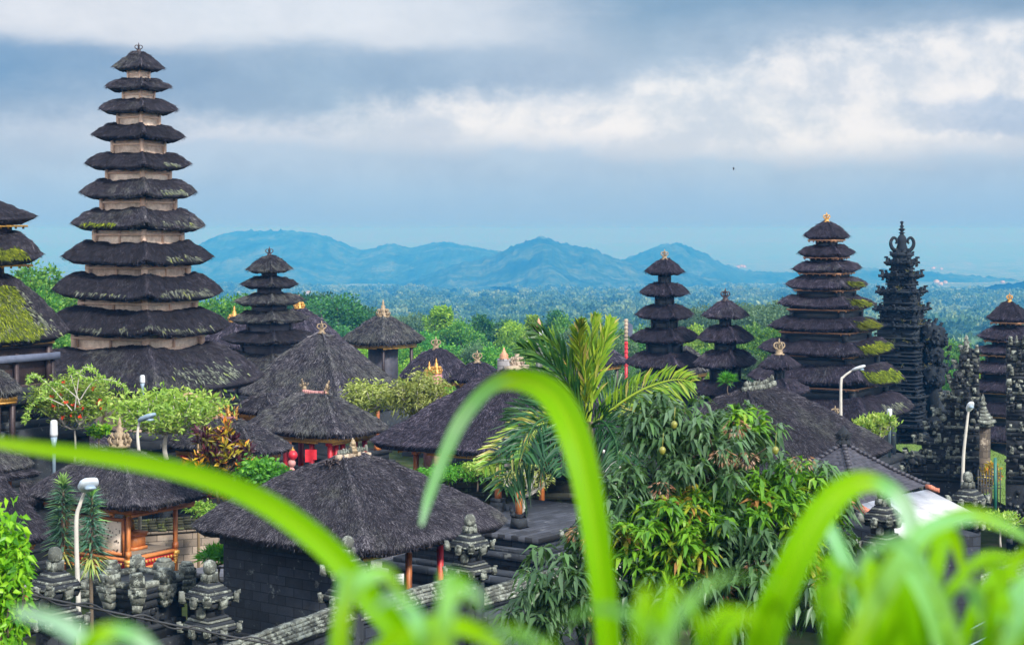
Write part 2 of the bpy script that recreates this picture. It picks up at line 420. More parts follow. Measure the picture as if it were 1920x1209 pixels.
LAMPGREY = mat_plain('lamp_blue_grey', (0.16, 0.24, 0.32), (0.28, 0.37, 0.46), 0.4, 5, b=0.05)
POLE = mat_plain('pole_paint', (0.40, 0.38, 0.34), (0.60, 0.57, 0.51), 0.5, 4, b=0.05)
CABLE = mat_plain('cable_rubber', (0.012, 0.013, 0.015), (0.03, 0.032, 0.036), 0.4, 4, b=0.05)
TILE = mat_plain('dark_roof_tile', (0.018, 0.018, 0.026), (0.060, 0.058, 0.075), 0.55, 3)
IRON = mat_plain('iron', (0.012, 0.014, 0.015), (0.04, 0.042, 0.045), 0.5, 4)

# ------------------------------------------------------------------ terrain
_TY = np.array([-60, -6, 0, 3.5, 8, 16, 24, 34, 60, 110, 150, 200, 300, 500, 1000, 2000, 4000, 8000, 16000, 40000], float)
_TZ = np.array([4.0, -1.2, -1.6, -2.0, -4.6, -8.2, -10.6, -11.8, -12.4, -13.0, -17.5, -23.5, -33, -44, -64, -92, -138, -190, -240, -300], float)
def ground_z(x, y):
    x = np.asarray(x, float); y = np.asarray(y, float)
    z = np.interp(y, _TY, _TZ)
    far = np.clip((y-180)/800, 0, 1)
    P = np.stack((x, y, x*0), -1)
    return z+far*((fbm(P, 1/260, 3)-0.5)*12+(fbm(P+50, 1/1400, 2)-0.5)*26)

def mat_ground():
    m, g = new_mat('ground'); w = obj_vec(g, world=True)
    s = g.n('ShaderNodeSeparateXYZ'); g.put(s.inputs[0], w)
    n = g.noise(w, 0.8, 7, 0.65); n2 = g.noise(w, 0.012, 7, 0.62); n3 = g.noise(w, 0.09, 6, 0.7)
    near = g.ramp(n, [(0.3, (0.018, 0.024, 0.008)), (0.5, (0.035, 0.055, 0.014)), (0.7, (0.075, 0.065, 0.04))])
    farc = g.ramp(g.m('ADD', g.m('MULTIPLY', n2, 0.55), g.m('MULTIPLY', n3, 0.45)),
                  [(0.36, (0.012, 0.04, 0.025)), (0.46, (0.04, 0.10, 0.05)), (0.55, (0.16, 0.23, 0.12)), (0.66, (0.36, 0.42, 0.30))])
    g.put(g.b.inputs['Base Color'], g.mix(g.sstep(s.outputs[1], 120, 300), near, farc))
    g.b.inputs['Roughness'].default_value = 0.95; g.b.inputs['Specular IOR Level'].default_value = 0.1
    bump(g, n, 0.6, 0.05)
    return m
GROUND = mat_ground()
def make_ground():
    ys = np.concatenate((np.linspace(-60, 0, 8)[:-1], np.linspace(0, 130, 80)[:-1], np.geomspace(130, 40000, 170)))
    fr = np.linspace(-1, 1, 161); fr = np.sign(fr)*np.abs(fr)**1.4
    X = fr[None]*(60+np.maximum(ys, 0)*0.75)[:, None]; Yg = np.repeat(ys[:, None], len(fr), 1)
    Z = ground_z(X, Yg)
    V = np.stack((X, Yg, Z), -1).reshape(-1, 3); nu = len(fr)
    i = np.arange(len(ys)-1)[:, None]*nu; j = np.arange(nu-1)[None]
    Q = np.stack((i+j, i+j+1, i+nu+j+1, i+nu+j), -1).reshape(-1, 4)
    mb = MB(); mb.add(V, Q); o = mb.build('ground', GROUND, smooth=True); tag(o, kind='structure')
make_ground()

# ------------------------------------------------------------------ distant hills
def mat_hill(name, dk, md, lt):
    m, g = new_mat(name); w = obj_vec(g, world=True)
    n = g.noise(w, 0.007, 9, 0.68, 0.8); n2 = g.noise(w, 0.05, 5, 0.7)
    f = g.m('ADD', g.m('MULTIPLY', n, 0.65), g.m('MULTIPLY', n2, 0.35))
    g.put(g.b.inputs['Base Color'], g.ramp(f, [(0.38, dk), (0.5, md), (0.60, lt), (0.70, tuple(c*1.6 for c in lt))]))
    g.b.inputs['Roughness'].default_value = 1.0; g.b.inputs['Specular IOR Level'].default_value = 0.0
    return m
HILL = mat_hill('hill_forest', (0.003, 0.014, 0.016), (0.022, 0.060, 0.042), (0.075, 0.125, 0.08))
RIDGE = mat_hill('dark_ridge_forest', (0.002, 0.008, 0.010), (0.004, 0.014, 0.014), (0.012, 0.03, 0.022))
def hill(name, prof, Y0, depth, mat, label, rough=1.0, base_drop=30, gul=1.0):
    """prof: photo silhouette [(px, py)] turned into a real ridge at distance Y0"""
    p = np.array(prof, float); nx = int((p[-1, 0]-p[0, 0])/2.2); ny = 64
    px = np.linspace(p[0, 0], p[-1, 0], nx)
    top = smooth_path(p, 900); top = np.interp(px, top[:, 0], top[:, 1])
    X = (px-960)/F*Y0; zt = (HY-top-(4 if Y0 > 4000 else 0))/F*Y0
    d = np.linspace(-1, 1, ny)
    zb = ground_z(X*0, X*0+Y0)-base_drop
    gx = X[None]+0*d[:, None]; gy = Y0+d[:, None]*depth+0*X[None]
    P = np.stack((gx, gy, 0*gx), -1)
    sh = np.exp(-(np.abs(d)/0.42)**1.5)[:, None]*np.ones_like(gx)
    # spurs and gullies running down the slope
    spur = (fbm(P*np.array((1, 0.30, 1))+Y0, 1/(depth*0.16), 4)-0.5)*gul
    z = zb[None]+(zt-zb)[None]*np.clip(sh*(1+spur*1.3*(1-sh)), 0, 1)
    z = z+spur*(1-sh)*sh*4*(zt-zb)[None]*0.55
    z = z+(fbm(P, 1/14.0, 3)-0.5)*rough*15+np.maximum(0, vn(P, 1/9.0)-0.62)*rough*16
    z = np.minimum(z, 8.0-0.4*vn(P, 1/20.0))
    V = np.stack((gx, gy, z), -1).reshape(-1, 3)
    i = np.arange(ny-1)[:, None]*nx; j = np.arange(nx-1)[None]
    Q = np.stack((i+j, i+j+1, i+nx+j+1, i+nx+j), -1).reshape(-1, 4)
    mb = MB(); mb.add(V, Q); o = mb.build(name, mat); tag(o, label, kind='structure')
hill('hills', [(150, 520), (330, 478), (380, 452), (420, 434), (470, 429), (530, 428), (585, 433), (630, 447), (672, 463), (700, 461), (730, 453), (770, 460),
      (825, 451), (880, 460), (935, 468), (985, 482), (1040, 505), (1100, 530)], 5600, 1500, HILL, 'long blue forested ridge behind the tallest pagoda')
hill('hills', [(700, 540), (780, 520), (860, 490), (920, 478), (960, 459), (1000, 445), (1022, 442), (1060, 455), (1110, 463), (1150, 478), (1200, 492), (1260, 503), (1340, 520), (1440, 545)], 4300, 1100, HILL,
     'pointed blue forested hill in the middle of the view')
hill('hills', [(1060, 512), (1150, 490), (1190, 477), (1225, 462), (1245, 456), (1262, 452), (1285, 456), (1320, 472), (1360, 492), (1400, 503), (1470, 507), (1560, 503), (1640, 500), (1760, 509), (1900, 520)], 5100, 1200, HILL,
     'rounded blue forested hill with a flat knob on top')
hill('hills', [(600, 556), (690, 549), (735, 548), (760, 543), (800, 549), (850, 545), (890, 548), (930, 538), (970, 542), (1010, 550), (1080, 562)], 3100, 330, RIDGE, 'low dark wooded rise below the hills', 0.9, 12, 0.4)
hill('hills', [(1560, 584), (1640, 575), (1720, 563), (1760, 556), (1800, 546), (1850, 540), (1880, 534), (1920, 531), (2000, 526), (2160, 535)], 2900, 360, RIDGE, 'dark wooded slope at the right edge of the valley', 0.9, 14, 0.4)

# ------------------------------------------------------------------ haze
def make_haze():
    mb = MB(); bx(mb, (0, 19000, -160.7), (76000, 44000, 339.4)); o = mb.build('haze', None and [] or [])
    m = bpy.data.materials.new('haze'); m.use_nodes = True; t = m.node_tree; t.nodes.clear(); g = NG(t)
    out = g.n('ShaderNodeOutputMaterial'); v = g.n('ShaderNodeVolumePrincipled')
    v.inputs['Color'].default_value = (0.031, 0.232, 0.60, 1); v.inputs['Absorption Color'].default_value = (0.848, 0.436, 0.0, 1); v.inputs['Density'].default_value = HAZE_D
    v.inputs['Anisotropy'].default_value = 0.0
    g.put(out.inputs['Volume'], v.outputs[0])
    o.data.materials.clear(); o.data.materials.append(m)
    tag(o, kind='stuff')
HAZE_D = 0.00040

# ------------------------------------------------------------------ valley forest and the belt of trees behind the temple
FAR_LEAF = mat_leaf('far_foliage', [(0.0, (0.012, 0.06, 0.04)), (0.45, (0.10, 0.21, 0.11)), (0.8, (0.28, 0.40, 0.22)), (1.0, (0.50, 0.56, 0.40))], 0.8, 0.15, 0.1)
def valley_forest():
    n = 9000
    y = 430*(3800/430)**(rng.random(n)**0.8); x = (rng.random(n)-0.5)*2*(40+y*0.33)
    keep = fbm(np.stack((x, y, 0*x), -1), 1/170.0, 3) > 0.47
    x, y = x[keep], y[keep]; n = len(x); z = ground_z(x, y)
    r = rng.uniform(3.2, 6.5, n)*(0.9+y/4200); h = rng.uniform(6, 14, n)*(0.85+y/6000)
    k = 64
    d = sphere_pts(n*k).reshape(n, k, 3); d[..., 2] = np.abs(d[..., 2])*1.1-0.15
    c = np.stack((x, y, z+h*0.55), -1)[:, None]
    P = c+d*np.stack((r, r, h*0.5), -1)[:, None]*rng.uniform(0.7, 1.08, (n, k, 1))
    D = d+rng.normal(0, 0.5, d.shape)
    base = .18+rng.random(n)**1.1*0.48
    cc = np.clip(base[:, None]+rng.normal(0, 0.07, (n, k)), 0, 1)
    mb = MB(); leaves(mb, P.reshape(-1, 3), D.reshape(-1, 3)+np.array((0, 0, .2)), np.repeat(r*0.52, k), np.repeat(r*0.44, k), cc.ravel(), simple=True)
    o = mb.build('valley_forest', FAR_LEAF); tag(o, 'hazy blue-green forest covering the valley floor below the hills', 'forest', kind='stuff')
valley_forest()

LEAF_A = mat_leaf('bright_foliage', [(0.0, (0.02, 0.09, 0.015)), (0.5, (0.065, 0.23, 0.025)), (1.0, (0.23, 0.42, 0.05))], 0.6, 0.35)
LEAF_B = mat_leaf('deep_foliage', [(0.0, (0.010, 0.055, 0.02)), (0.5, (0.025, 0.115, 0.03)), (1.0, (0.08, 0.23, 0.045))], 0.6, 0.3)
LEAF_C = mat_leaf('yellow_foliage', [(0.0, (0.06, 0.15, 0.012)), (0.5, (0.18, 0.34, 0.03)), (1.0, (0.38, 0.53, 0.07))], 0.6, 0.38)
LEAF_D = mat_leaf('grey_foliage', [(0.0, (0.035, 0.085, 0.05)), (0.5, (0.075, 0.15, 0.075)), (1.0, (0.14, 0.23, 0.11))], 0.7, 0.3)

def tree_meshes(kind, leaf, seed):
    """one crown + trunk, tree about 13 m tall with its foot at the origin"""
    global rng
    keep = rng; rng = np.random.default_rng(seed)
    H = 13.0
    clumps = []
    if kind == 'umbrella':
        for k in range(26):
            a = rng.random()*6.28; rr = 6.2*math.sqrt(rng.random()); clumps.append((rr*math.cos(a), rr*math.sin(a), H-0.6-0.045*rr*rr+rng.normal(0, .3), rng.uniform(1.3, 2.0), 0.55))
    elif kind == 'tall':
        for k in range(30):
            t = rng.random(); rr = (1-t)**0.7*3.0*math.sqrt(rng.random()); a = rng.random()*6.28
            clumps.append((rr*math.cos(a), rr*math.sin(a), 4+t*8.5, rng.uniform(.9, 1.6)*(1.15-0.5*t), 1.0))
    else:
        for k in range(34):
            t = rng.random(); a = rng.random()*6.28; rr = 4.3*math.sin(0.35+t*2.4)*math.sqrt(rng.random())
            clumps.append((rr*math.cos(a), rr*math.sin(a), 3.6+t*8.2, rng.uniform(.8, 1.7), 0.75))
    crown = MB()
    for (cx, cyy, cz, r, fl) in clumps:
        n = int(430*r/1.5)
        d = sphere_pts(n); P = np.array((cx, cyy, cz))+d*r*np.array((1, 1, fl))*rng.uniform(0.55, 1.1, (n, 1))*(0.75+0.5*vn(d*2+cx))[:, None]
        D = d*0.8+rng.normal(0, 0.6, d.shape)+np.array((0, 0, -0.1))
        leaves(crown, P, D, rng.uniform(.20, .44, n), rng.uniform(.13, .24, n), np.clip(0.5+rng.normal(0, .24, n)+rng.normal(0, .1), 0, 1), simple=True)
    wood = MB()
    top = np.array((0, 0, H*0.62 if kind != 'umbrella' else H*0.55))
    tube(wood, smooth_path([(0, 0, -2.5), (.15, .1, H*0.3), top], 8), np.linspace(.34, .17, 8), 7)
    for (cx, cyy, cz, r, fl) in clumps[::3]:
        e = np.array((cx, cyy, cz)); b = top*rng.uniform(.55, 1.0)
        tube(wood, smooth_path([b, (b+e)/2+np.array((0, 0, -.5 if kind != 'umbrella' else .2)), e], 6), np.linspace(.12, .04, 6), 5)
    cm = crown.mesh('crown', leaf); wm = wood.mesh('trunk', BARK, True)
    rng = keep
    return cm, wm
def put_tree(meshes, x, y, s, label, group=None, rz=0, name='tree', zs=1.0):
    o = thing(name, (x, y, float(ground_z(x, y))), label, 'tree', group, rz); o.scale = (s, s, s*zs)
    for nm, me in zip(('crown', 'trunk'), meshes):
        c = bpy.data.objects.new(nm, me); COL.objects.link(c); c.parent = o
    return o
def belt():
    K = {'a1': tree_meshes('round', LEAF_A, 1), 'a2': tree_meshes('round', LEAF_A, 2), 'b1': tree_meshes('round', LEAF_B, 3), 'b2': tree_meshes('tall', LEAF_B, 4),
         'c1': tree_meshes('round', LEAF_C, 5), 'c2': tree_meshes('tall', LEAF_C, 6), 'd1': tree_meshes('round', LEAF_D, 7), 'u': tree_meshes('umbrella', LEAF_D, 8), 'ub': tree_meshes('umbrella', LEAF_B, 9)}
    def top_at(key, px, py, Y, label, group=None, wide=1.0):
        x = xat(px, Y); gz = float(ground_z(x, Y)); h = zat(py, Y)-gz; s = h/13.0
        nm = 'umbrella_tree' if key[0] == 'u' else 'tree'
        o = put_tree(K[key], x, Y, s, label, group, random.random()*6.28, nm); o.scale = (s*wide, s*wide, s)
    top_at('b1', 640, 548, 240, 'dark green spreading tree left of the square pavilion with the tall crest', wide=1.1)
    top_at('ub', 592, 556, 290, 'flat-topped umbrella tree just left of a dark spreading tree', wide=0.9)
    top_at('u', 1440, 572, 250, 'wide grey-green umbrella tree behind the stepped golden-edged pagoda', wide=0.92)
    top_at('u', 1310, 582, 300, 'umbrella tree half hidden behind the three-roofed pagoda', wide=0.8)
    top_at('u', 760, 594, 330, 'low umbrella tree in front of the hazy valley', wide=0.8)
    top_at('a1', 80, 486, 150, 'large leafy green tree between the mossy pagoda and the tallest pagoda', wide=0.9)
    top_at('a2', 22, 505, 160, 'leafy green tree at the left edge behind the mossy pagoda')
    top_at('a2', 140, 520, 170, 'green tree tucked behind the lower roofs of the tallest pagoda')
    top_at('a2', 420, 545, 190, 'green tree between the tallest pagoda and the small five-roofed pagoda')
    top_at('a1', 385, 560, 200, 'green tree showing at the right edge of the tallest pagoda')
    top_at('b1', 470, 560, 210, 'dark green tree behind the small five-roofed pagoda')
    top_at('c2', 828, 578, 250, 'tallest bright tree of the green belt above the domed thatched roof', wide=1.3)
    G = 'trees in the green belt behind the temple'
    GL = {'a1': 'mid-green bushy tree in the belt of trees behind the temple roofs', 'b1': 'deep green bushy tree in the belt of trees behind the temple roofs',
          'c1': 'yellow-green bushy tree in the belt of trees behind the temple roofs', 'd1': 'grey-green bushy tree in the belt of trees behind the temple roofs',
          'b2': 'narrow deep green tree in the belt of trees behind the temple roofs', 'c2': 'narrow yellow-green tree in the belt of trees behind the temple roofs'}
    GL['a2'] = GL['a1']
    pts = [('a1', 560, 610, 220), ('c1', 690, 620, 180), ('a1', 745, 600, 230), ('a2', 790, 612, 210), ('a1', 860, 596, 240), ('b1', 905, 590, 270), ('b1', 930, 600, 250),
           ('c1', 975, 592, 230), ('c2', 1000, 600, 220), ('b1', 1045, 588, 260), ('a1', 1078, 586, 250), ('d1', 1100, 600, 230), ('a1', 1140, 612, 220), ('d1', 1062, 640, 170),
           ('d1', 890, 640, 165), ('a1', 935, 650, 160), ('c1', 985, 655, 165), ('a2', 850, 655, 165), ('c1', 800, 650, 155), ('d1', 1115, 655, 165), ('a1', 1185, 605, 230),
           ('a1', 1215, 612, 210), ('c1', 1300, 605, 220), ('c1', 1325, 600, 230), ('a2', 1345, 640, 170), ('c1', 1395, 610, 190), ('a1', 1435, 612, 180), ('a2', 1455, 605, 210),
           ('d1', 1400, 660, 160), ('c1', 1310, 670, 165), ('a1', 1255, 640, 175), ('a1', 760, 640, 170), ('c1', 720, 655, 150), ('d1', 1160, 640, 170), ('b1', 620, 600, 230),
           ('a1', 1800, 640, 200), ('c1', 1835, 690, 160), ('a1', 1790, 690, 170), ('b1', 1870, 650, 230), ('a2', 50, 540, 140), ('a1', 110, 545, 145), ('b1', 15, 560, 150), ('a2', 400, 590, 180)]
    for i, (k, px, py, Y) in enumerate(pts):
        if k in ('a1', 'b1') and i % 4 == 1: k = {'a1': 'a2', 'b1': 'b2'}[k]
        top_at(k, px, py+rng.normal(0, 4), Y, GL[k], G, rng.uniform(.85, 1.1))
belt()

# white houses far out on the plain
def far_houses():
    rt = mat_plain('far_house_roof', (0.30, 0.20, 0.16), (0.45, 0.36, 0.32), 0.8); wl = mat_plain('far_house_wall', (0.34, 0.34, 0.34), (0.42, 0.42, 0.42), 0.7)
    G = 'pale houses dotted over the far plain'
    def house(loc, label, s, group):
        h = thing('house', loc, label, 'house', group, rng.uniform(-.5, .5))
        w = MB(); b = np.array(loc); bx(w, b+np.array((0, 0, 1.5*s)), (12*s, 8*s, 7*s), h.rotation_euler[2]); w.build('wall', wl, h)
        r = MB(); bx(r, b+np.array((0, 0, 6.2*s)), (13*s, 9*s, 2.4*s), h.rotation_euler[2], 0.35); r.build('roof', wl if s > 1.2 else rt, h)
    for (px, py, Y, s) in [(1756, 530, 3600, .8), (1764, 534, 3500, .7), (1772, 531, 3600, .7), (1750, 504, 6000, .9), (1880, 530, 3000, .5), (1765, 505, 6000, .7),
                           (1384, 502, 5400, .9), (1390, 500, 5450, .7), (1395, 501, 5450, .8), (578, 551, 2600, .6), (784, 570, 2200, .55), (1030, 569, 2300, .6)]:
        p = at(px, py, Y); house(p, 'tiny pale house among trees on the hazy plain below the hills', s, G)
    house(at(1078, 580, 2050), 'long white-roofed shed among the valley trees above the palm tips', 1.25, G)
    house(at(766, 559, 2500), 'whitish long roof just below the low dark wooded rise', 1.25, G)
far_houses()

# ------------------------------------------------------------------ thatched roofs
PHI = R(57)            # the temple's grid: local +x runs to the right and away, local +y to the left and away
class Roof:
    """hipped thatch: eave half sizes a,b; top half sizes ta,tb; height h; local frame turned by rot about c (c.z = eave top line)"""
    def __init__(s, c, rot, a, b, ta, tb, h, th, p=1.15, hip=0.0, sag=0.0, lip=0.0, rough=1.0, seed=0, k=14, bev=.42, tilt=(0, 0)):
        s.__dict__.update(c=np.array(c, float), rot=rot, a=a, b=b, ta=ta, tb=tb, h=h, th=th, p=p, hip=hip, sag=sag, lip=lip, rough=rough, seed=seed, k=k, bev=bev, tilt=tilt)
        s.CN = np.array([(-1, -1), (1, -1), (1, 1), (-1, 1)], float)
    def S(s, u, t):
        u = np.asarray(u, float); t = np.asarray(t, float)
        u, t = np.broadcast_arrays(u, t)
        k = np.floor(u).astype(int) % 4; f = u-np.floor(u)
        q = s.CN[k]*(1-f)[..., None]+s.CN[(k+1) % 4]*f[..., None]
        n = (np.abs(q[..., 0])**s.k+np.abs(q[..., 1])**s.k)**(1/s.k)
        q = q/n[..., None]*(1+0.6*(2**(1/s.k)-1))
        A = s.a+(s.ta-s.a)*t; B = s.b+(s.tb-s.b)*t
        x = q[..., 0]*A; y = q[..., 1]*B
        z = s.h*(1-np.maximum(1-t, 0)**s.p)
        e = np.minimum(f, 1-f)                       # 0 at the corners
        z = z+s.hip*np.exp(-(e/0.07)**2)*(0.25+0.75*np.sin(np.pi*np.clip(t*0.62+0.22, 0, 1)))
        z = z-s.lip*np.exp(-t/0.06)
        z = z+s.sag*np.exp(-(e/0.16)**2)*(1-t)**2      # upturned (or drooping) corners
        P = np.stack((x, y, z), -1)
        z = z+x*s.tilt[0]+y*s.tilt[1]
        sc_ = min(s.a, s.b)
        d = (fbm(P+s.seed*7.7, 2.6/max(sc_, .4), 3)-0.5)*0.10*sc_*s.rough+(vn(P+s.seed, 5.5)-0.5)*0.05*s.rough
        z = z+d*np.clip(t*6+0.35, 0, 1)
        return rotz(np.stack((x, y, z), -1), s.rot)+s.c
    def mesh(s, mb, nu=20, nt=10, inner=None):
        u = np.arange(4*nu)/nu; t = np.linspace(0, 1, nt)**1.15
        G = s.S(u[None], t[:, None]); n = 4*nu
        cen = s.c
        rings = [G[i] for i in range(nt)]
        jag = (vn(np.stack((u*19, u*0+s.seed, u*0), -1), 1.0)-0.5)
        e0 = G[0]
        def inset(ring, f, dz): 
            r = ring.copy(); r[:, :2] = s.c[:2]+(ring[:, :2]-s.c[:2])*f; r[:, 2] += dz; return r
        m = min(s.a, s.b)
        ring1 = inset(e0, 1-s.bev*.22*s.th/m, -s.th*0.35)
        ring2 = inset(e0, 1-s.bev*s.th/m, -s.th*(1+0.38*jag*s.rough))
        fi = inner if inner is not None else 0.5
        ring3 = inset(e0, fi, 0); ring3[:, 2] = s.c[2]-s.th*0.55+0.35*(1-fi)*s.h
        allr = [ring3, ring2, ring1]+rings
        V = np.concatenate(allr)
        i = np.arange(len(allr)-1)[:, None]*n; j = np.arange(n)[None]; j2 = (j+1) % n
        Q = np.stack((i+j, i+j2, i+n+j2, i+n+j), -1).reshape(-1, 4)
        c = np.clip(0.36+rng.normal(0, .08, len(V))+0.25*(vn(V, 3.0)-.5), 0, 1)
        V = np.concatenate((V, [rings[-1].mean(0)])); b = len(V)-1; o = (len(allr)-1)*n
        T = [[o+q, o+(q+1) % n, b] for q in range(n)]
        mb.add(V, Q, T, c=np.append(c, 0.4))
    def frame(s, u, t):
        e = 0.012
        P = s.S(u, t); Td = nrm(s.S(u, np.maximum(t-e, 0))-s.S(u, np.maximum(t-e, 0)+e)); Tu = nrm(s.S(u+e, t)-s.S(u-e, t))
        N = nrm(np.cross(Tu, -Td)); N = N*np.sign(N[..., 2:3]+1e-9)
        return P, Td, Tu, N
    def fibres(s, mb, n, L, w, lift=0.16, spread=0.33, c=None, ur=(2.9, 5.1), tr=(0, 1), keep=None, cs=0.26, tmin=0.0, cm=.42):
        q = max(s.ta+s.tb, .05)/(s.a+s.b)
        t = 1-np.sqrt(1-rng.random(n)*(1-q*q)); t = (t-t.min())/(1-q+1e-6)
        t = np.clip(tr[0]+np.clip(t, 0, 1)*(tr[1]-tr[0]), tmin, 1); u = rng.uniform(*ur, n)
        P, Td, Tu, N = s.frame(u, t)
        if keep is not None:
            k = keep(P, u, t); P, Td, Tu, N = P[k], Td[k], Tu[k], N[k]; n = len(P)
        clump = (vn(P+s.seed, 4.0)-0.5)*1.3
        D = nrm(Td+Tu*(rng.normal(0, spread, n)+clump*spread*1.2)[:, None]+N*rng.normal(lift*0.4, lift, n)[:, None])
        Ln = rng.uniform(.5, 1.3, n)*L; W = rng.uniform(.6, 1.4, n)*w
        Sx = nrm(np.cross(D, N))*W[:, None]/2
        A = P-D*Ln[:, None]*0.25+N*0.3*w; E = P+D*Ln[:, None]*0.75+N*0.6*w
        V = np.stack((A-Sx, A+Sx, E), 1).reshape(-1, 3)
        cc = np.clip(rng.normal(cm, cs, n)+clump*0.18, 0, 1) if c is None else c(n)
        ee = np.minimum(u-np.floor(u), np.ceil(u)-u)
        if c is None:
            if keep is not None: ee = ee[k]
            cc = np.clip(cc+.16*np.exp(-(ee/.035)**2)+.10*np.exp(-((t if keep is None else t[k])/.05)**2), 0, 1)       # bleached strands along hips and rims
        mb.add(V, None, np.arange(3*n).reshape(n, 3), c=np.repeat(cc, 3))
    def fringe(s, mb, n, L, w, reach=1.0):
        u = rng.uniform(2.9, 5.1, n); P, Td, Tu, N = s.frame(u, np.zeros(n))
        k = rng.random(n)
        P = P+np.array((0, 0, -1.0))*s.th*(k*0.75)[:, None]
        P[:, :2] = s.c[:2]+(P[:, :2]-s.c[:2])*(1-0.30*k*s.th/min(s.a, s.b))[:, None]
        out = P-s.c; out[:, 2] = 0; out = nrm(out)
        D = nrm(np.array((0, 0, -1.0))+out*rng.normal(.25, .35, n)[:, None]+Tu*rng.normal(0, .35, n)[:, None])
        Ln = rng.uniform(.4, 1.2, n)*L; Sx = nrm(np.cross(D, out))*(rng.uniform(.6, 1.4, n)*w/2)[:, None]
        A = P+out*0.015
        V = np.stack((A-Sx, A+Sx, A+D*Ln[:, None]), 1).reshape(-1, 3)
        mb.add(V, None, np.arange(3*n).reshape(n, 3), c=np.repeat(np.clip(rng.normal(.32, .2, n), 0, 1), 3))
def thatch(roof, parent, Y, mat=None, dens=1.0, nu=22, nt=11, inner=None, label=None, fr=9, lift=.16, cs=.26, size=1.0):
    mb = MB(); roof.mesh(mb, nu, nt, inner)
    px = Y/F
    area = (roof.a+roof.b)*2*1.25*math.hypot(roof.h, max(roof.a-roof.ta, roof.b-roof.tb))/2/px**2
    n = int(min(60000, max(300, area*0.38*dens)))
    roof.fibres(mb, n, 13*px*size, 1.8*px*size, lift, cs=cs, tmin=.04 if fr < 5 else 0, cm=.33 if fr < 5 else .44)
    roof.fringe(mb, int(min(2600, (roof.a+roof.b)*2/px*0.9)), fr*px, 1.9*px)
    o = mb.build('roof', mat or THATCH, parent)
    if label: o['label'] = label
    return o
def moss(roof, parent, Y, ur, tr, n, mat=None, L=11, w=4, keep=None):
    mb = MB(); px = Y/F
    def fade(P, u, t):                       # ragged patches that thin out towards their edges
        eu = np.minimum(u-ur[0], ur[1]-u)/max(ur[1]-ur[0], 1e-3)*2; et = np.minimum((t-tr[0]+.12)/.25, (tr[1]-t)/max(tr[1]-tr[0], 1e-3)*1.6)
        e = np.clip(np.minimum(eu*2.6, et*1.4), 0, 1)
        return fbm(P+roof.seed*3, 2.6, 3)*.7+rng.random(len(u))*.3 < .22+.5*e-(0.16 if mat is DULL_MOSS else -.08)
    roof.fibres(mb, n, L*px, w*px, 0.16, 0.3, lambda k: np.clip(rng.normal(.52, .27, k), 0, 1), ur, tr, fade)
    o = mb.build('moss', mat or MOSS, parent); return o

def box_ring(mb, c, rot, a, b, z0, z1, m=0, taper=1.0, **k):
    bx(mb, (c[0], c[1], (z0+z1)/2), (2*a, 2*b, z1-z0), rot, taper, m=m, **k)
def crown_finial(parent, c, s, mat, loops=4, dark_base=True):
    """openwork crown on a small lotus base, height s"""
    mb = MB(); c = np.array(c, float)
    lathe(mb, c, [(.30*s, 0), (.32*s, .07*s), (.20*s, .12*s), (.24*s, .2*s), (.15*s, .26*s), (.24*s, .34*s), (.12*s, .38*s)], 12)
    for k in range(loops):
        a = R(20)+k*2*math.pi/loops; d = np.array((math.cos(a), math.sin(a), 0))
        pts = [c+d*r*s+np.array((0, 0, z*s)) for r, z in ((.08, .36), (.26, .42), (.36, .55), (.30, .70), (.15, .74), (.06, .66))]
        tube(mb, smooth_path(pts, 12), np.linspace(.055, .035, 12)*s, 6)
    lathe(mb, c+np.array((0, 0, .36*s)), [(.09*s, 0), (.06*s, .15*s), (.10*s, .27*s), (.04*s, .34*s), (.07*s, .42*s), (.015*s, .64*s)], 8)
    return mb.build('finial', mat, parent, smooth=False)
def spire_finial(parent, c, s, mat):
    """knobbed pinnacle with leaf points at its foot"""
    mb = MB(); c = np.array(c, float)
    lathe(mb, c, [(.34*s, 0), (.36*s, .10*s), (.22*s, .16*s), (.28*s, .26*s), (.16*s, .34*s), (.22*s, .44*s), (.10*s, .52*s), (.13*s, .62*s), (.05*s, .70*s), (.07*s, .78*s), (.01*s, s)], 10)
    for k in range(8):
        a = k*math.pi/4; d = np.array((math.cos(a), math.sin(a), 0))
        for r, z, q in ((.30, .10, .26), (.22, .30, .2)):
            p = c+d*r*s+np.array((0, 0, z*s))
            tube(mb, [p, p+d*.08*s+np.array((0, 0, q*.6*s)), p+d*.03*s+np.array((0, 0, q*s))], [.06*s, .04*s, .008*s], 5)
    return mb.build('finial', mat, parent)
def hw_side(hw, px, Y, phi):
    rel = phi+math.atan((px-960)/F)
    return hw*Y/F/math.cos(rel-R(45))/math.sqrt(2)      # half side of a square whose side corners show hw photo pixels from the centre

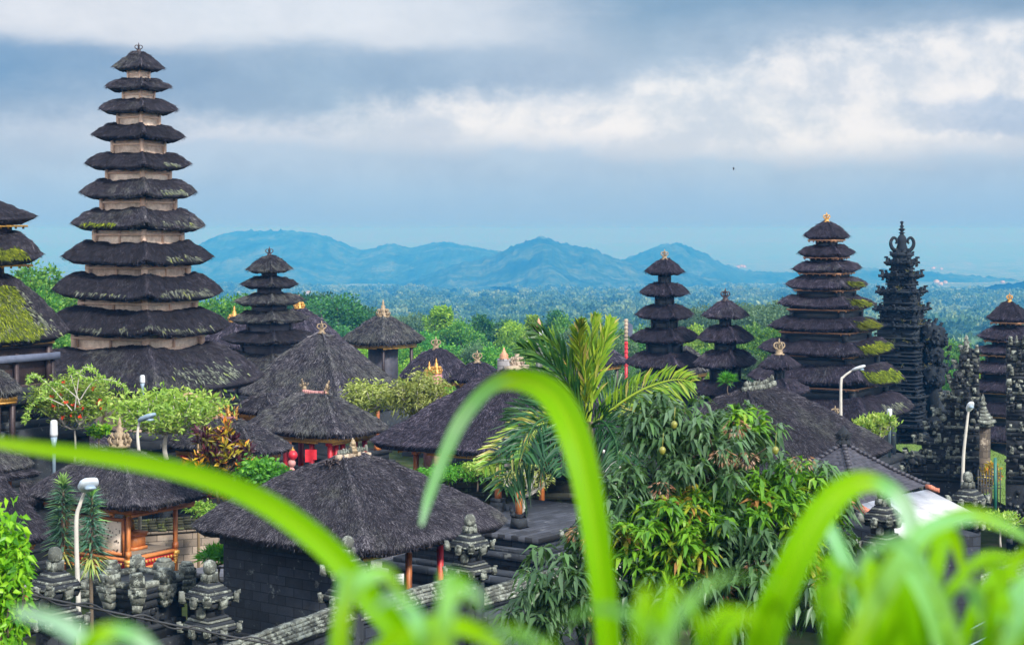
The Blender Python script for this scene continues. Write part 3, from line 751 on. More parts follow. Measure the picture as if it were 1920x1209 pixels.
def pagoda(label, px, Y, tiers, fin, phi=PHI, body=PALEWOOD, frame=PALEFRAME, trim=None, thatch_mat=None, fin_mat=BRONZE, panels=True,
           base_z=-12.8, mosses=(), th=0.14, base_half=None, name='pagoda', low=None, tint_tiers=None, hipk=0.20, lift_px=4.0):
    """tiers from the top: (half width px, eave bottom row, top row, half body width below px)"""
    x0 = xat(px, Y)
    root = thing(name, (x0, Y, base_z), label, 'pagoda', None, phi)
    c0 = np.array((x0, Y, 0))
    info = []
    for hw, ey, ty, bw in tiers:
        a = hw_side(hw, px, Y, phi); bh = hw_side(bw, px, Y, phi)
        ze = zat(ey-lift_px, Y-a*1.2); info.append((a, bh, ze, ty))
    for i, (a, bh, ze, ty) in enumerate(info):
        bprev = info[i-1][1] if i else 0.05
        t = min(th+0.02*a, 0.30)
        zt = zat(ty, Y-bprev*1.2)
        h = max(zt-ze-t, 0.12)
        top = 0.05 if i == 0 else bprev*1.06
        rf = Roof((x0, Y, ze+t), phi+rng.normal(0, .012), a*rng.uniform(.985, 1.015), a, top, top, h, t, 1.25 if i == 0 else 1.42, hip=(0.07 if i == 0 else hipk)*min(h, 0.8)*1.1, sag=-0.05*h*0+0.03*a, lip=0.0, seed=i+px*.01, k=26, bev=1.25, tilt=tuple(rng.normal(0, .014, 2)), rough=1.25)
        ro = thatch(rf, root, Y, thatch_mat, 1.25, 20, 9, inner=bh/a, fr=2.6, lift=.05, cs=.15, size=.8)
        for (ti, ur, tr, n, mm) in mosses:
            if ti == i: moss(rf, ro, Y, ur, tr, n, mm)
        # storey under this roof
        znext = (zat(info[i+1][3], Y-bh*1.2)-0.10) if i+1 < len(info) else ze-(low or 1.6)
        ztop = ze+t*0.3
        s = MB(); box_ring(s, c0, phi, bh*0.94, bh*0.94, znext-0.15, ztop, 0)
        if i+1 < len(info) or low:
            for sx in (-1, 1):
                for sy in (-1, 1):
                    p = rotz(np.array((sx*bh*0.97, sy*bh*0.97, 0)), phi)+c0
                    bx(s, (p[0], p[1], (znext+ztop)/2), (.1*bh+.05, .1*bh+.05, ztop-znext+.1), phi, m=1)
            box_ring(s, c0, phi, bh*1.0, bh*1.0, znext-.02, znext+0.09, 1)
            box_ring(s, c0, phi, bh*1.04, bh*1.04, ztop-0.22, ztop-0.13, 1)
            if panels:
                nsp = 2 if bh > hw_side(80, px, Y, phi) else 1
                for q in range(1, nsp):
                    for sgn, ax in ((-1, 0), (-1, 1)):
                        v = np.array(((0 if ax else sgn*bh*0.96), (sgn*bh*0.96 if ax else 0), 0)); p = rotz(v, phi)+c0
                        bx(s, (p[0], p[1], (znext+ztop)/2), (.09, .09, ztop-znext), phi, m=1)
        s.build('storey', [body, frame], root)
        if trim is not None:
            tr_ = MB(); e = a*0.80
            for sx, sy, lx, ly in ((0, -1, 2*e, .05), (0, 1, 2*e, .05), (-1, 0, .05, 2*e), (1, 0, .05, 2*e)):
                p = rotz(np.array((sx*e, sy*e, 0)), phi)+c0
                bx(tr_, (p[0], p[1], ze-0.015), (lx+.05, ly, .075), phi)
            for q in np.linspace(-1, 1, 7):       # rafters' ends under the eave
                for ax in (0, 1):
                    v = np.array((q*e, -e*.82, 0)) if ax else np.array((-e*.82, q*e, 0)); p = rotz(v, phi)+c0
                    bx(tr_, (p[0], p[1], ze-0.06), (.06, .06, .12), phi)
            tr_.build('eave_trim', trim, root)
    if low:
        b = MB(); a, bh, ze, ty = info[-1]
        z = ze-low
        for k, (f, hh) in enumerate(((1.25, .25), (1.4, .3), (1.25, .6), (1.5, .25), (1.7, .5))):
            box_ring(b, c0, phi, bh*f, bh*f, z-hh, z); z -= hh
        box_ring(b, c0, phi, bh*1.6, bh*1.6, base_z-0.6, z+0.02)
        b.build('base', STONE, root)
    a, bh, ze, ty = info[0]
    fz = zat(fin[1], Y)-0.04; fs = (fin[1]-fin[0])/F*Y+0.04
    (crown_finial if len(fin) < 3 else fin[2])(root, (x0, Y, fz), fs, fin_mat)
    return root, info

# --- tallest pagoda, eleven roofs
pagoda('tallest pagoda of the view, eleven dark thatched roofs over pale wooden storeys', 260, 75,
    [(48, 136, 97, 20), (62, 173, 147, 29), (73, 216, 185, 39), (87.5, 267, 234, 49), (99, 321, 286, 59), (109.5, 377, 338, 69), (125, 439, 394, 82), (141, 503, 456, 94),
     (158.5, 571, 518, 107), (173.5, 639, 583, 119), (241, 752, 655, 150)], (80, 98), phi=R(63.5), fin_mat=BRONZE, low=1.5, lift_px=4.5, th=.13,
    mosses=((4, (4.25, 4.8), (0.0, .25), 140, DULL_MOSS), (5, (4.2, 4.85), (0.0, .3), 200, DULL_MOSS), (6, (3.15, 3.65), (-.0, .06), 70, MOSS), (6, (4.2, 4.9), (0.0, .3), 200, DULL_MOSS), (7, (4.1, 4.9), (0, .25), 240, DULL_MOSS),
            (8, (4.1, 4.9), (0, .3), 260, DULL_MOSS), (8, (3.1, 3.9), (0, .12), 100, DULL_MOSS), (9, (3.05, 4.9), (0, .18), 400, DULL_MOSS), (10, (4.1, 4.95), (.05, .6), 700, DULL_MOSS)))
# --- small dark pagoda behind it
pagoda('small five-roofed pagoda with an iron crown just right of the tallest one', 505, 88,
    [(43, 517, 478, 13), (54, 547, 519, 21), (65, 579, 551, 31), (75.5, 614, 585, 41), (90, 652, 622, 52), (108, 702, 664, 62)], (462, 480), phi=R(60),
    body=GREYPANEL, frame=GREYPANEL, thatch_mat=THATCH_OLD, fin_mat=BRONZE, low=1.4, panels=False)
# --- two slim pagodas right of the middle
pagoda('slim five-roofed pagoda with a dark gilded crown, left of the three-roofed one', 1246, 95,
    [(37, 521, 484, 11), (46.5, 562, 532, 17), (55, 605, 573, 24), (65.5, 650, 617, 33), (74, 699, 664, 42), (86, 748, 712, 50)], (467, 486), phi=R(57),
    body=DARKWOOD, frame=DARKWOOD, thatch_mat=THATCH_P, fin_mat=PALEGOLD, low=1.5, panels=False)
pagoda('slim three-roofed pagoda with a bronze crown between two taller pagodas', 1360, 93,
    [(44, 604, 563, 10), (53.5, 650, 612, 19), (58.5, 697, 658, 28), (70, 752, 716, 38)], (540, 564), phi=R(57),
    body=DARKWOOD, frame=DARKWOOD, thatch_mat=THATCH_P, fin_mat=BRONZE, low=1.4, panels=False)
# --- broad dark pagoda with gilded eaves and moss on its right faces
pagoda('broad dark pagoda with gilded eave lines and bright moss on its right-hand roofs', 1550, 90,
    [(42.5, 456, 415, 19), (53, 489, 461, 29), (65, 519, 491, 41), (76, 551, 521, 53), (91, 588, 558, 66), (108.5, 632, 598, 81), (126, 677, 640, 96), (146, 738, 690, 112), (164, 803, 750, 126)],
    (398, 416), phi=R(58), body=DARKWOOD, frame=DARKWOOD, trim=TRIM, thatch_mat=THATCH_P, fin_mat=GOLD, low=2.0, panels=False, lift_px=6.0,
    mosses=((3, (4.1, 4.85), (.03, .5), 260, MOSS), (4, (4.12, 4.9), (.04, .6), 420, MOSS), (5, (4.1, 4.92), (.03, .6), 700, MOSS), (6, (4.08, 4.95), (.03, .6), 900, MOSS), (7, (4.1, 4.97), (.03, .62), 1200, MOSS), (8, (4.3, 4.95), (.05, .5), 300, DULL_MOSS)))
pagoda('tiny two-roofed shrine with a gilded crown before the broad mossy pagoda', 1461, 84,
    [(39, 699, 662, 9), (56, 749, 712, 18)], (634, 664), phi=R(57), body=DARKWOOD, frame=DARKWOOD, thatch_mat=THATCH_P, fin_mat=PALEGOLD, low=1.8, panels=False, name='roofed_shrine')
pagoda('many-roofed dark pagoda with a gold crown at the right edge', 1893, 95,
    [(43, 610, 565, 18), (57, 645, 613, 30), (66, 673, 648, 42), (73, 707, 680, 50), (80, 745, 715, 58), (86, 790, 757, 64), (93, 838, 800, 70)], (549, 566), phi=R(57),
    body=DARKWOOD, frame=DARKWOOD, trim=TRIM, thatch_mat=THATCH_P, fin_mat=GOLD, low=2.0, panels=False)
# --- big mossy building at the left edge
ml, _ = pagoda('heavy three-roofed pagoda cut by the left edge, thick moss on its lowest roof', -30, 66,
    [(97, 427, 372, 48), (109, 503, 440, 34), (158, 655, 520, 120)], (330, 365), phi=R(57), body=BRONZE, frame=BRONZE, trim=GOLD, fin_mat=GOLD, low=1.6, panels=False, th=0.2,
    mosses=((1, (4.0, 4.8), (.0, .4), 700, MOSS), (2, (3.6, 4.75), (.0, .72), 6500, MOSS), (2, (4.0, 4.95), (.0, .8), 1500, DULL_MOSS)))
def valance(parent, Y):
    mb = MB(); c = np.array((xat(-30, Y), Y, 0)); e = hw_side(138, -30, Y, R(57))
    for sx, sy, lx, ly in ((0, -1, 2*e, .03), (0, 1, 2*e, .03), (-1, 0, .03, 2*e), (1, 0, .03, 2*e)):
        p = rotz(np.array((sx*e, sy*e, 0)), R(57))+c
        bx(mb, (p[0], p[1], zat(668, Y)), (lx, ly, .26), R(57))
    mb.build('cloth_valance', WHITE, parent)
    for sx in (-1, 0, 1):
        for sy in (-1, 0, 1):
            if sx == 0 and sy == 0: continue
            m2 = MB(); p = rotz(np.array((sx*e*.9, sy*e*.9, 0)), R(57))+c
            bx(m2, (p[0], p[1], (zat(660, Y)-10.5)/2), (.14, .14, zat(660, Y)+10.5), R(57)); m2.build('post', BRONZE, parent)
valance(ml, 66)

# ------------------------------------------------------------------ pavilions
def footprint(xl, xn, xr, yn, Y, phi):
    N = at(xn, yn, Y); c, s = math.cos(phi), math.sin(phi)
    k = (xr-960)/F; LX = (N[0]-k*N[1])/(k*s-c)
    k = (xl-960)/F; LY = (N[0]-k*N[1])/(k*c+s)
    ctr = N[:2]+np.array((c, s))*LX/2+np.array((-s, c))*LY/2
    return N, LX, LY, ctr
def local(ctr, phi, x, y, z=0):
    p = rotz(np.array((x, y, 0.0)), phi); return np.array((ctr[0]+p[0], ctr[1]+p[1], z))

def crest_finial(parent, c, s, mat, phi):
    spire_finial(parent, c, s, mat)
def ridge_crest(parent, ctr, phi, z, half, axis, mat_r, mat_g, s=0.45, mid=False):
    """ridge beam with upswept leaf ornaments at both ends"""
    mb = MB(); d = (lambda t: local(ctr, phi, t, 0, 0)) if axis == 'x' else (lambda t: local(ctr, phi, 0, t, 0))
    for k in range(12):
        t = -half+(k+.5)/12*2*half; p = d(t); bx(mb, (p[0], p[1], z+.02+.08*(t/half)**2*s), ((2*half/12)*.97 if axis == 'x' else .17, .17 if axis == 'x' else (2*half/12)*.97, .13), phi)
    mb.build('ridge_beam', mat_r, parent)
    spots = [-1, 1]+([0] if mid else [])
    for e in spots:
        m2 = MB(); p0 = d(e*half*0.92); o = (d(e*half*1.2)-p0) if e else np.zeros(3)
        o = nrm(o) if e else o
        base = np.array((p0[0], p0[1], z+.05)); S = s*(1.35 if e == 0 else 1)
        for q in range(7):
            f = q/6; sz = (1-f*.72)*S*.5
            bx(m2, base+o*(f*f*S*.28)+np.array((0, 0, f*S*.9)), (sz, sz*.55 if e == 0 else sz*.45, S*.26), phi+R(12)*q*0+ (0 if axis == 'x' else R(90)), .72, jit=S*.02)
        for q in range(9):
            v = rng.normal(0, 1, 3)*np.array((.25, .25, .3))*S; v[2] = abs(v[2])
            b = base+v*np.array((.6, .6, 1.2)); tube(m2, [b, b+np.array((v[0]*.3, v[1]*.3, .16*S)), b+o*.05+np.array((v[0]*.4, v[1]*.4, .28*S))], [.05*S, .04*S, .006], 5)
        m2.build('ridge_ornament', mat_g, parent)

def pavilion(label, xl, xn, xr, yn, Y, apex, phi=PHI, ridge=(0, 0), th=0.20, p=1.10, mat=None, post=ORANGE, fascia=GOLD, floor_drop=2.6, posts=True, base=STONE,
             hip=.10, dens=1.0, base_z=-12.9, nu=26, nt=14, name='thatched_pavilion', beam=True, wall=None, sag=0.0, cat='pavilion', lip=0.05, floor_mat=None, inset=.80, rough=1.0):
    N, LX, LY, ctr = footprint(xl, xn, xr, yn, Y, phi)
    a, b = LX/2, LY/2; ze = N[2]+th; Yc = ctr[1]
    zt = zat(apex, Yc)
    root = thing(name, (ctr[0], ctr[1], base_z), label, cat, None, phi)
    rf = Roof((ctr[0], ctr[1], ze), phi, a, b, max(.06, a*ridge[0]), max(.06, b*ridge[1]), zt-ze, th, p, hip=hip, lip=lip, sag=sag, seed=xn*.013, rough=rough)
    ro = thatch(rf, root, Y, mat, dens*1.35, nu, nt, inner=inset, size=.86)
    if beam:
        mb = MB(); e = inset
        for sx, sy, lx, ly in ((0, -1, 2*a*e, .07), (0, 1, 2*a*e, .07), (-1, 0, .07, 2*b*e), (1, 0, .07, 2*b*e)):
            q = local(ctr, phi, sx*a*e, sy*b*e)
            bx(mb, (q[0], q[1], ze-th-.12), (lx+.07, ly, .18), phi)
            bx(mb, (q[0], q[1], ze-th-.26), (lx+.02, ly*.6, .07), phi)
        mb.build('eave_beam', fascia, root)
    zf = ze-th-floor_drop
    if posts:
        for sx in (-1, 1):
            for sy in (-1, 1):
                q = local(ctr, phi, sx*a*(inset-.12), sy*b*(inset-.12)); m2 = MB()
                bx(m2, (q[0], q[1], (ze-th*.5+zf)/2), (.15, .15, ze-th*.5-zf), phi); bx(m2, (q[0], q[1], zf+.12), (.28, .28, .24), phi, .8)
                bx(m2, (q[0], q[1], ze-th-.3), (.24, .24, .12), phi, 1.1)
                m2.build('post', post, root)
    if base is not None:
        m3 = MB(); z = zf
        for f, hh in ((.86, .12), (.82, .35), (.90, .12), (.94, .25)):
            bx(m3, (ctr[0], ctr[1], z-hh/2), (2*a*f, 2*b*f, hh), phi); z -= hh
        if z > base_z: bx(m3, (ctr[0], ctr[1], (z+base_z)/2-.2), (2*a*.92, 2*b*.92, z-base_z+.4), phi)
        m3.build('platform', floor_mat or base, root)
    if wall is not None:
        m4 = MB(); bx(m4, (ctr[0], ctr[1], (ze-th*.6+zf)/2), (2*a*wall[0], 2*b*wall[1], ze-th*.6-zf), phi); m4.build('wall', wall[2], root)
    return dict(root=root, roof=rf, ro=ro, ctr=ctr, a=a, b=b, ze=ze, zt=zt, zf=zf, phi=phi, th=th, Y=Y, Yc=Yc)

def fin_at(P, px, y0, y1, mat, kind=spire_finial):
    s = (y1-y0)/F*P['Yc']; kind(P['root'], (P['ctr'][0], P['ctr'][1], zat(y1, P['Yc'])-.04), s+.04, mat)

# big pavilion front centre
P1 = pavilion('largest front pavilion, wide grey thatched roof with a weathered stone-crested ridge', 355, 690, 955, 1043, 45, 858, R(53), (.13, 0), .20, 1.12, THATCH, floor_drop=2.7, base_z=-12.1, hip=.13, dens=1.5, nu=36, nt=20, posts=False, fascia=GOLD, lip=.12)
# pavilion with red posts
P2 = pavilion('thatched pavilion on red posts with a pink ridge and two gilded leaf tips', 455, 633, 727, 823, 66, 738, PHI, (0, .22), .20, 1.15, THATCH, RED, floor_drop=2.3, hip=.10, dens=1.2)
ridge_crest(P2['root'], P2['ctr'], PHI, P2['zt']+.02, P2['b']*.25, 'y', PINK, PALEGOLD, .46)
P9 = pavilion('low thatched pavilion behind the red-leaved shrub, gilded crest on its pink ridge', 308, 482, 548, 856, 63, 786, PHI, (0, .12), .18, 1.2, THATCH, RED, floor_drop=1.9)
ridge_crest(P9['root'], P9['ctr'], PHI, P9['zt']+.02, P9['b']*.17, 'y', PINK, GOLD, .40, True)
P3 = pavilion('large steep-roofed pavilion with a carved crown, right of the tallest pagoda', 448, 640, 757, 754, 80, 624, PHI, (0, 0), .22, 1.15, THATCH, floor_drop=2.6, hip=.12, dens=1.1)
fin_at(P3, 622, 601, 624, PALEGOLD, crown_finial)
P4 = pavilion('large dark thatched pavilion with gold eave boards partly hidden behind the palm', 690, 1040, 1240, 864, 62, 694, PHI, (.10, .0), .22, 1.15, THATCH_P, floor_drop=2.2, base=None, hip=.12, dens=1.2)
P5 = pavilion('large lichen-streaked thatched roof with a spiky ridge crest behind the mango tree', 1150, 1455, 1676, 905, 58, 728, R(55), (.20, 0), .22, 1.12, THATCH_OLD, floor_drop=2.5, hip=.12, dens=1.1)
P6 = pavilion('open shrine pavilion of orange carved wood with a tall gilded finial on its roof', 50, 252, 398, 958, 55, 838, PHI, (0, 0), .20, 1.15, THATCH, floor_drop=1.75, posts=False, base=None, fascia=ORANGE, hip=.10, dens=1.3, nu=30, nt=16)
fin_at(P6, 245, 782, 836, PALEGOLD)
P7 = pavilion('near thatched roof at the left edge over orange posts', -250, -30, 98, 1036, 52, 846, PHI, (0, 0), .22, 1.3, THATCH, floor_drop=1.9)
P20 = pavilion('broad thatched roof with a gilded finial at the left edge, behind the layered eaves', -190, 20, 178, 948, 63, 790, PHI, (0, 0), .18, 1.15, THATCH, floor_drop=1.8)
fin_at(P20, 5, 768, 792, PALEGOLD)
P7B = pavilion('roof with two layered thatch eaves at the left edge', -240, -100, 64, 900, 58, 805, PHI, (0, 0), .16, 1.3, THATCH_OLD, floor_drop=1.4)
_r = Roof((P7B['ctr'][0], P7B['ctr'][1], P7B['ze']-.32), PHI, P7B['a']*1.10, P7B['b']*1.10, P7B['a']*.7, P7B['b']*.7, .30, .15, 1.2, seed=9); thatch(_r, P7B['root'], 58, THATCH, 1.0, 24, 6, .7)
P8 = pavilion('small dark pyramid roof with a gilded finial beside the glass-capped lamp', 58, 130, 210, 851, 68, 794, PHI, (0, 0), .18, 1.25, THATCH_P, floor_drop=2.0)
fin_at(P8, 121, 769, 796, PALEGOLD)
P10 = pavilion('square thatched bell tower pavilion with a tall openwork crest against the green trees', 640, 719, 796, 648, 110, 593, R(53), (.10, .10), .26, 1.15, THATCH_OLD, BRONZE, floor_drop=3.2, hip=.10, wall=(.36, .36, GREYPANEL))
fin_at(P10, 705, 561, 594, PALEGOLD, spire_finial)
P11 = pavilion('domed thatched roof with a ringed crown right of the square bell tower', 748, 832, 886, 717, 100, 653, R(57), (.0, .0), .24, 1.6, THATCH_P, BRONZE, floor_drop=2.4, hip=.05)
fin_at(P11, 820, 631, 655, PALEGOLD, crown_finial)
P12 = pavilion('small dark thatched roof with a ring-shaped crown left of the palm', 843, 900, 946, 718, 94, 679, PHI, (0, 0), .20, 1.4, THATCH_P, BRONZE, floor_drop=2.2, hip=.05)
fin_at(P12, 901, 656, 680, PALEGOLD, crown_finial)
P13 = pavilion('steep thatched roof with a gilded finial behind the small five-roofed pagoda', 470, 585, 652, 658, 106, 576, PHI, (0, 0), .24, 1.2, THATCH_P, floor_drop=2.4)
fin_at(P13, 562, 552, 578, GOLD)
P13B = pavilion('far thatched roof with a slim gilded finial beside the tallest pagoda', 372, 446, 506, 656, 104, 600, PHI, (0, 0), .24, 1.3, THATCH_P, floor_drop=2.4)
fin_at(P13B, 432, 573, 603, GOLD)
P14 = pavilion('small dark thatched roof squeezed under the eave of the steep-roofed pavilion', 438, 505, 562, 778, 74, 738, PHI, (0, 0), .18, 1.2, THATCH, floor_drop=1.9)
P15 = pavilion('little rounded thatched roof at the left edge below the mossy pagoda', -70, 0, 41, 744, 62, 694, PHI, (0, 0), .20, 1.5, THATCH_OLD, BRONZE, floor_drop=2.4)
P16 = pavilion('small roof with a gilded crown showing between palm fronds', 1008, 1052, 1098, 726, 90, 684, PHI, (0, 0), .2, 1.3, THATCH_P, floor_drop=2.2)
fin_at(P16, 1046, 664, 686, GOLD)
P18 = pavilion('low dark roof behind the palm beside the red and white pole', 1064, 1122, 1174, 688, 105, 648, PHI, (0, 0), .2, 1.3, THATCH_P, BRONZE, floor_drop=2.2)
P19 = pavilion('thatched roof peeping out to the right of the slim five-roofed pagoda', 1232, 1290, 1334, 702, 106, 650, PHI, (0, 0), .2, 1.3, THATCH_OLD, BRONZE, floor_drop=2.2)

# stone crest on the front pavilion's ridge
def front_crest():
    r = P1['root']; c = P1['ctr']; h = P1['a']*.20; ph = P1['phi']; z = P1['zt']
    mb = MB()
    for k in range(14):
        t = -h*.8+k/13*2.0*h; q = local(c, ph, t, 0)
        bx(mb, (q[0], q[1], z+.0+.05*rng.random()), (.12, .17, .16), ph, jit=.012)
    mb.build('ridge_beam', CREAM, r)
    mb = MB()
    for k in range(13):
        t = -h*.8+k/12*1.9*h; q = local(c, ph, t, 0); s = .10+.10*rng.random()
        bx(mb, (q[0], q[1], z+.12+s/2), (.07, .08, s), ph+rng.normal(0, .3), .5, jit=.01)
    mb.build('ridge_stones', LICHEN, r)
    q = local(c, ph, h*.15, 0); m2 = MB()
    for k in range(8):
        f = k/7; bx(m2, (q[0], q[1], z+.10+f*.40), (.26*(1-f)**.8+.03, .12, .09), ph+R(-30), .85, jit=.012)
    m2.build('ridge_ornament', PALEGOLD, r)
    q = local(c, ph, -h*1.15, 0); m3 = MB()
    for k in range(26):
        b = np.array((q[0], q[1], z-.05))+rng.normal(0, .10, 3)*np.array((1, 1, .4)); d = nrm(rng.normal(0, 1, 3)+np.array((-.3, 0, .3)))
        tube(m3, [b, b+d*.13, b+d*.22+np.array((0, 0, -.06))], [.03, .025, .008], 5)
    m3.build('fibre_knot', BRONZE, r)
front_crest()
def spiky_crest(P, lo, hi, n, mat):
    mb = MB(); 
    for k in range(n):
        t = lo+(hi-lo)*k/(n-1); q = local(P['ctr'], P['phi'], t*P['a'], 0)
        rise = .22*max(0, (k/(n-1)-.72))**1.0*2
        bx(mb, (q[0], q[1], P['zt']+.03+rise*.6), (.14, .2, .18), P['phi'], jit=.02)
        s = .12+.10*rng.random(); bx(mb, (q[0], q[1], P['zt']+.12+rise+s/2), (.06, .07, s), P['phi']+rng.normal(0, .3), .3, jit=.01)
    mb.build('ridge_crest', mat, P['root'])
spiky_crest(P5, -.22, .24, 26, LICHEN)
def p4_crest():
    q = local(P4['ctr'], PHI, 0, 0); mb = MB()
    bx(mb, (q[0], q[1], P4['zt']+.08), (1.1, .4, .2), PHI); mb.build('ridge_beam', CREAM, P4['root'])
    spire_finial(P4['root'], (q[0], q[1], P4['zt']+.15), .75, CREAM)
p4_crest()

# ------------------------------------------------------------------ carved stone
def antefix(mb, p, d, s, m=0):
    """upright carved horn at p leaning out along d"""
    p = np.array(p, float); d = np.array((d[0], d[1], 0.0)); a = math.atan2(d[1], d[0])
    bx(mb, p, (s*.9, s*.62, s*.5), a, .9, s*.04, m=m)
    bx(mb, p+d*s*.22+np.array((0, 0, s*.42)), (s*.62, s*.5, s*.5), a, .8, s*.05, m=m)
    bx(mb, p+d*s*.42+np.array((0, 0, s*.72)), (s*.5, s*.36, s*.34), a, 1.15, s*.05, m=m)
def carve(mb, c, rot, a, b, z0, z1, n, s, m=0):
    """small carved bosses over the four faces of a block"""
    for k in range(n):
        f = rng.integers(4); t = rng.uniform(-1, 1)
        v = [(t*a, -b), (a, t*b), (t*a, b), (-a, t*b)][f]
        q = rotz(np.array((v[0], v[1], 0.0)), rot); sz = s*rng.uniform(.5, 1.3)
        bx(mb, (c[0]+q[0], c[1]+q[1], rng.uniform(z0, z1)), (sz, sz, sz*rng.uniform(.6, 1.2)), rot+rng.normal(0, .3), rng.uniform(.6, 1), sz*.06, m=m)
def dirs8(phi): return [rotz(np.array((math.cos(k*math.pi/4), math.sin(k*math.pi/4), 0)), phi) for k in range(8)]

def shrine_tower():
    px, Y, phi = 1691, 104, PHI; x0 = xat(px, Y); k = Y/F
    root = thing('stone_tower', (x0, Y, -13), 'tall tapering black stone tower with a horned crown, right of the mossy pagoda', 'tower', None, phi)
    mb = MB()
    # (row of tier top, half width px of neck, of cornice, of horn tips)
    tiers = [(489, 20, 26, 31), (512, 26, 33, 40), (542, 33, 40, 46), (574, 39, 46, 52), (605, 44, 51, 54), (640, 49, 55, 58), (684, 52, 58, 61), (735, 55, 61, 64), (790, 60, 68, 72)]
    f = 1/math.cos(phi+math.atan((px-960)/F)-R(45))/math.sqrt(2)*k*1.12
    for i, (ty, hb, hc, hh) in enumerate(tiers):
        zt = zat(ty, Y); zb = zat(tiers[i+1][0], Y) if i+1 < len(tiers) else -12.9
        B, Cn = hb*f, hc*f; mid = i >= 4
        th = min(.36, (zt-zb)*.40)
        for (fr, z1, z2) in ((.88, zt-th*.22, zt), (1.0, zt-th*.55, zt-th*.22), (.90, zt-th*.8, zt-th*.55), (.80, zt-th, zt-th*.8)):
            box_ring(mb, (x0, Y), phi, Cn*fr, Cn*fr, z1, z2)
        box_ring(mb, (x0, Y), phi, B*.92, B*.92, zb-.05, zt-th)
        bx(mb, (x0, Y, (zb+zt-th)/2), (B*2.0, B*.66, zt-th-zb), phi); bx(mb, (x0, Y, (zb+zt-th)/2), (B*.66, B*2.0, zt-th-zb), phi)
        nz = max(2, int((zt-th-zb)/.2))
        for q in range(1, nz):
            zz = zb+(zt-th-zb)*q/nz; box_ring(mb, (x0, Y), phi, B*(1.0+.05*(q % 2)), B*(1.0+.05*(q % 2)), zz-.035, zz+.035)
        rr = hh*k/math.cos(phi+math.atan((px-960)/F)-R(45))
        for j, d in enumerate(dirs8(phi)):
            if j % 2 == 0: antefix(mb, (x0+d[0]*Cn*.98, Y+d[1]*Cn*.98, zt-.10), d, .28)
            else:                        # horned corner bracket reaching out
                s_ = .26; p = np.array((x0, Y, zt-th*.55))+d*(rr-.40)
                bx(mb, p, (.55, .16, .15), math.atan2(d[1], d[0]), 1, .01); q_ = p+d*.26
                bx(mb, q_+np.array((0, 0, .16)), (.17, .17, .42), math.atan2(d[1], d[0]), .7, .015); bx(mb, q_+d*.10+np.array((0, 0, .06)), (.16, .26, .14), math.atan2(d[1], d[0]), .9, .015)
                bx(mb, q_+d*.05+np.array((0, 0, .36)), (.20, .22, .10), math.atan2(d[1], d[0]), .8, .015)
        carve(mb, (x0, Y), phi, Cn*.96, Cn*.96, zt-th, zt+.04, 80, .11); carve(mb, (x0, Y), phi, B, B, zb, zt-th, 50, .10)
    mb.build('tower_body', STONE_FAR, root)
    c = MB(); z0 = zat(489, Y)
    lathe(c, (x0, Y, z0-.05), [(.55, 0), (.66, .10), (.52, .2), (.62, .32), (.74, .42), (.58, .52), (.44, .60), (.34, .66)], 14)
    for j, d in enumerate(dirs8(phi)): antefix(c, (x0+d[0]*.60, Y+d[1]*.60, z0+.34), d, .22)
    for j, d in enumerate(dirs8(phi+.39)): antefix(c, (x0+d[0]*.46, Y+d[1]*.46, z0+.54), d, .18)
    lathe(c, (x0, Y, z0+.55), [(.30, 0), (.33, .2), (.26, .42), (.31, .62), (.24, .82), (.12, .98), (.07, 1.06)], 12)
    for sx in (-1, 1):
        pts = [(x0+sx*r, Y-.1, z0+z) for r, z in ((.24, .62), (.46, .62), (.64, .85), (.66, 1.12), (.52, 1.34), (.36, 1.28), (.32, 1.1), (.40, 1.0))]
        tube(c, smooth_path(pts, 22), np.linspace(.13, .055, 22), 8)
    lathe(c, (x0, Y, z0+1.55), [(.07, 0), (.2, .07), (.07, .14), (.16, .24), (.22, .28), (.07, .36), (.13, .46), (.06, .54), (.08, .64), (.12, .70), (.05, .76)], 10)
    c.build('crown', STONE_FAR, root)
    # carved guardian wing on the right flank
    w = MB()
    bx(w, at(1748, 712, Y-.6), (1.0, 1.0, 3.4), phi, .6); bx(w, (xat(1750, Y), Y, -11.2), (1.7, 1.4, 3.6), phi)
    for (wx, wy, r) in ((1750, 628, 20), (1752, 664, 17), (1750, 705, 20), (1768, 640, 8), (1769, 690, 9)):
        p = at(wx, wy, Y-1.0); rr = r*k; th_ = np.linspace(.1, 3.04, 11); ph_ = np.arange(18)/18*2*math.pi
        V = np.stack((np.sin(th_)[:, None]*np.cos(ph_), np.sin(th_)[:, None]*np.sin(ph_), np.cos(th_)[:, None]*np.ones(18)), -1).reshape(-1, 3)
        V = V*(rr*(1+1.3*(fbm(V*1.0+wx, 3.4, 3)-.5)))[:, None]*np.array((1, .8, 1.1))+p
        i = np.arange(10)[:, None]*18; j = np.arange(18)[None]; j2 = (j+1) % 18; w.add(V, np.stack((i+j, i+18+j, i+18+j2, i+j2), -1).reshape(-1, 4))
        carve(w, p[:2], phi, rr*.7, rr*.7, p[2]-rr*.8, p[2]+rr*.9, 60, .13)
    for wx, wy in ((1752, 604), (1762, 612), (1779, 655), (1772, 632), (1776, 672), (1783, 690), (1779, 715), (1760, 650), (1765, 700)): antefix(w, at(wx, wy, Y-.8), (.9, -.4), .27)
    w.build('carved_wing', STONE_FAR, root)
    pl = MB()
    for _ in range(30):
        ty, hb, hc, hh = tiers[rng.integers(1, 7)]; q = at(px+rng.uniform(-1, 1)*hc, ty+rng.uniform(-3, 4), Y-hc*k*.8-.2)
        n = 12; leaves(pl, np.repeat(q[None], n, 0), sphere_pts(n)+np.array((0, -.3, .5)), rng.uniform(.1, .28, n), .035, rng.random(n), simple=True)
    pl.build('tufts', WEED, root)
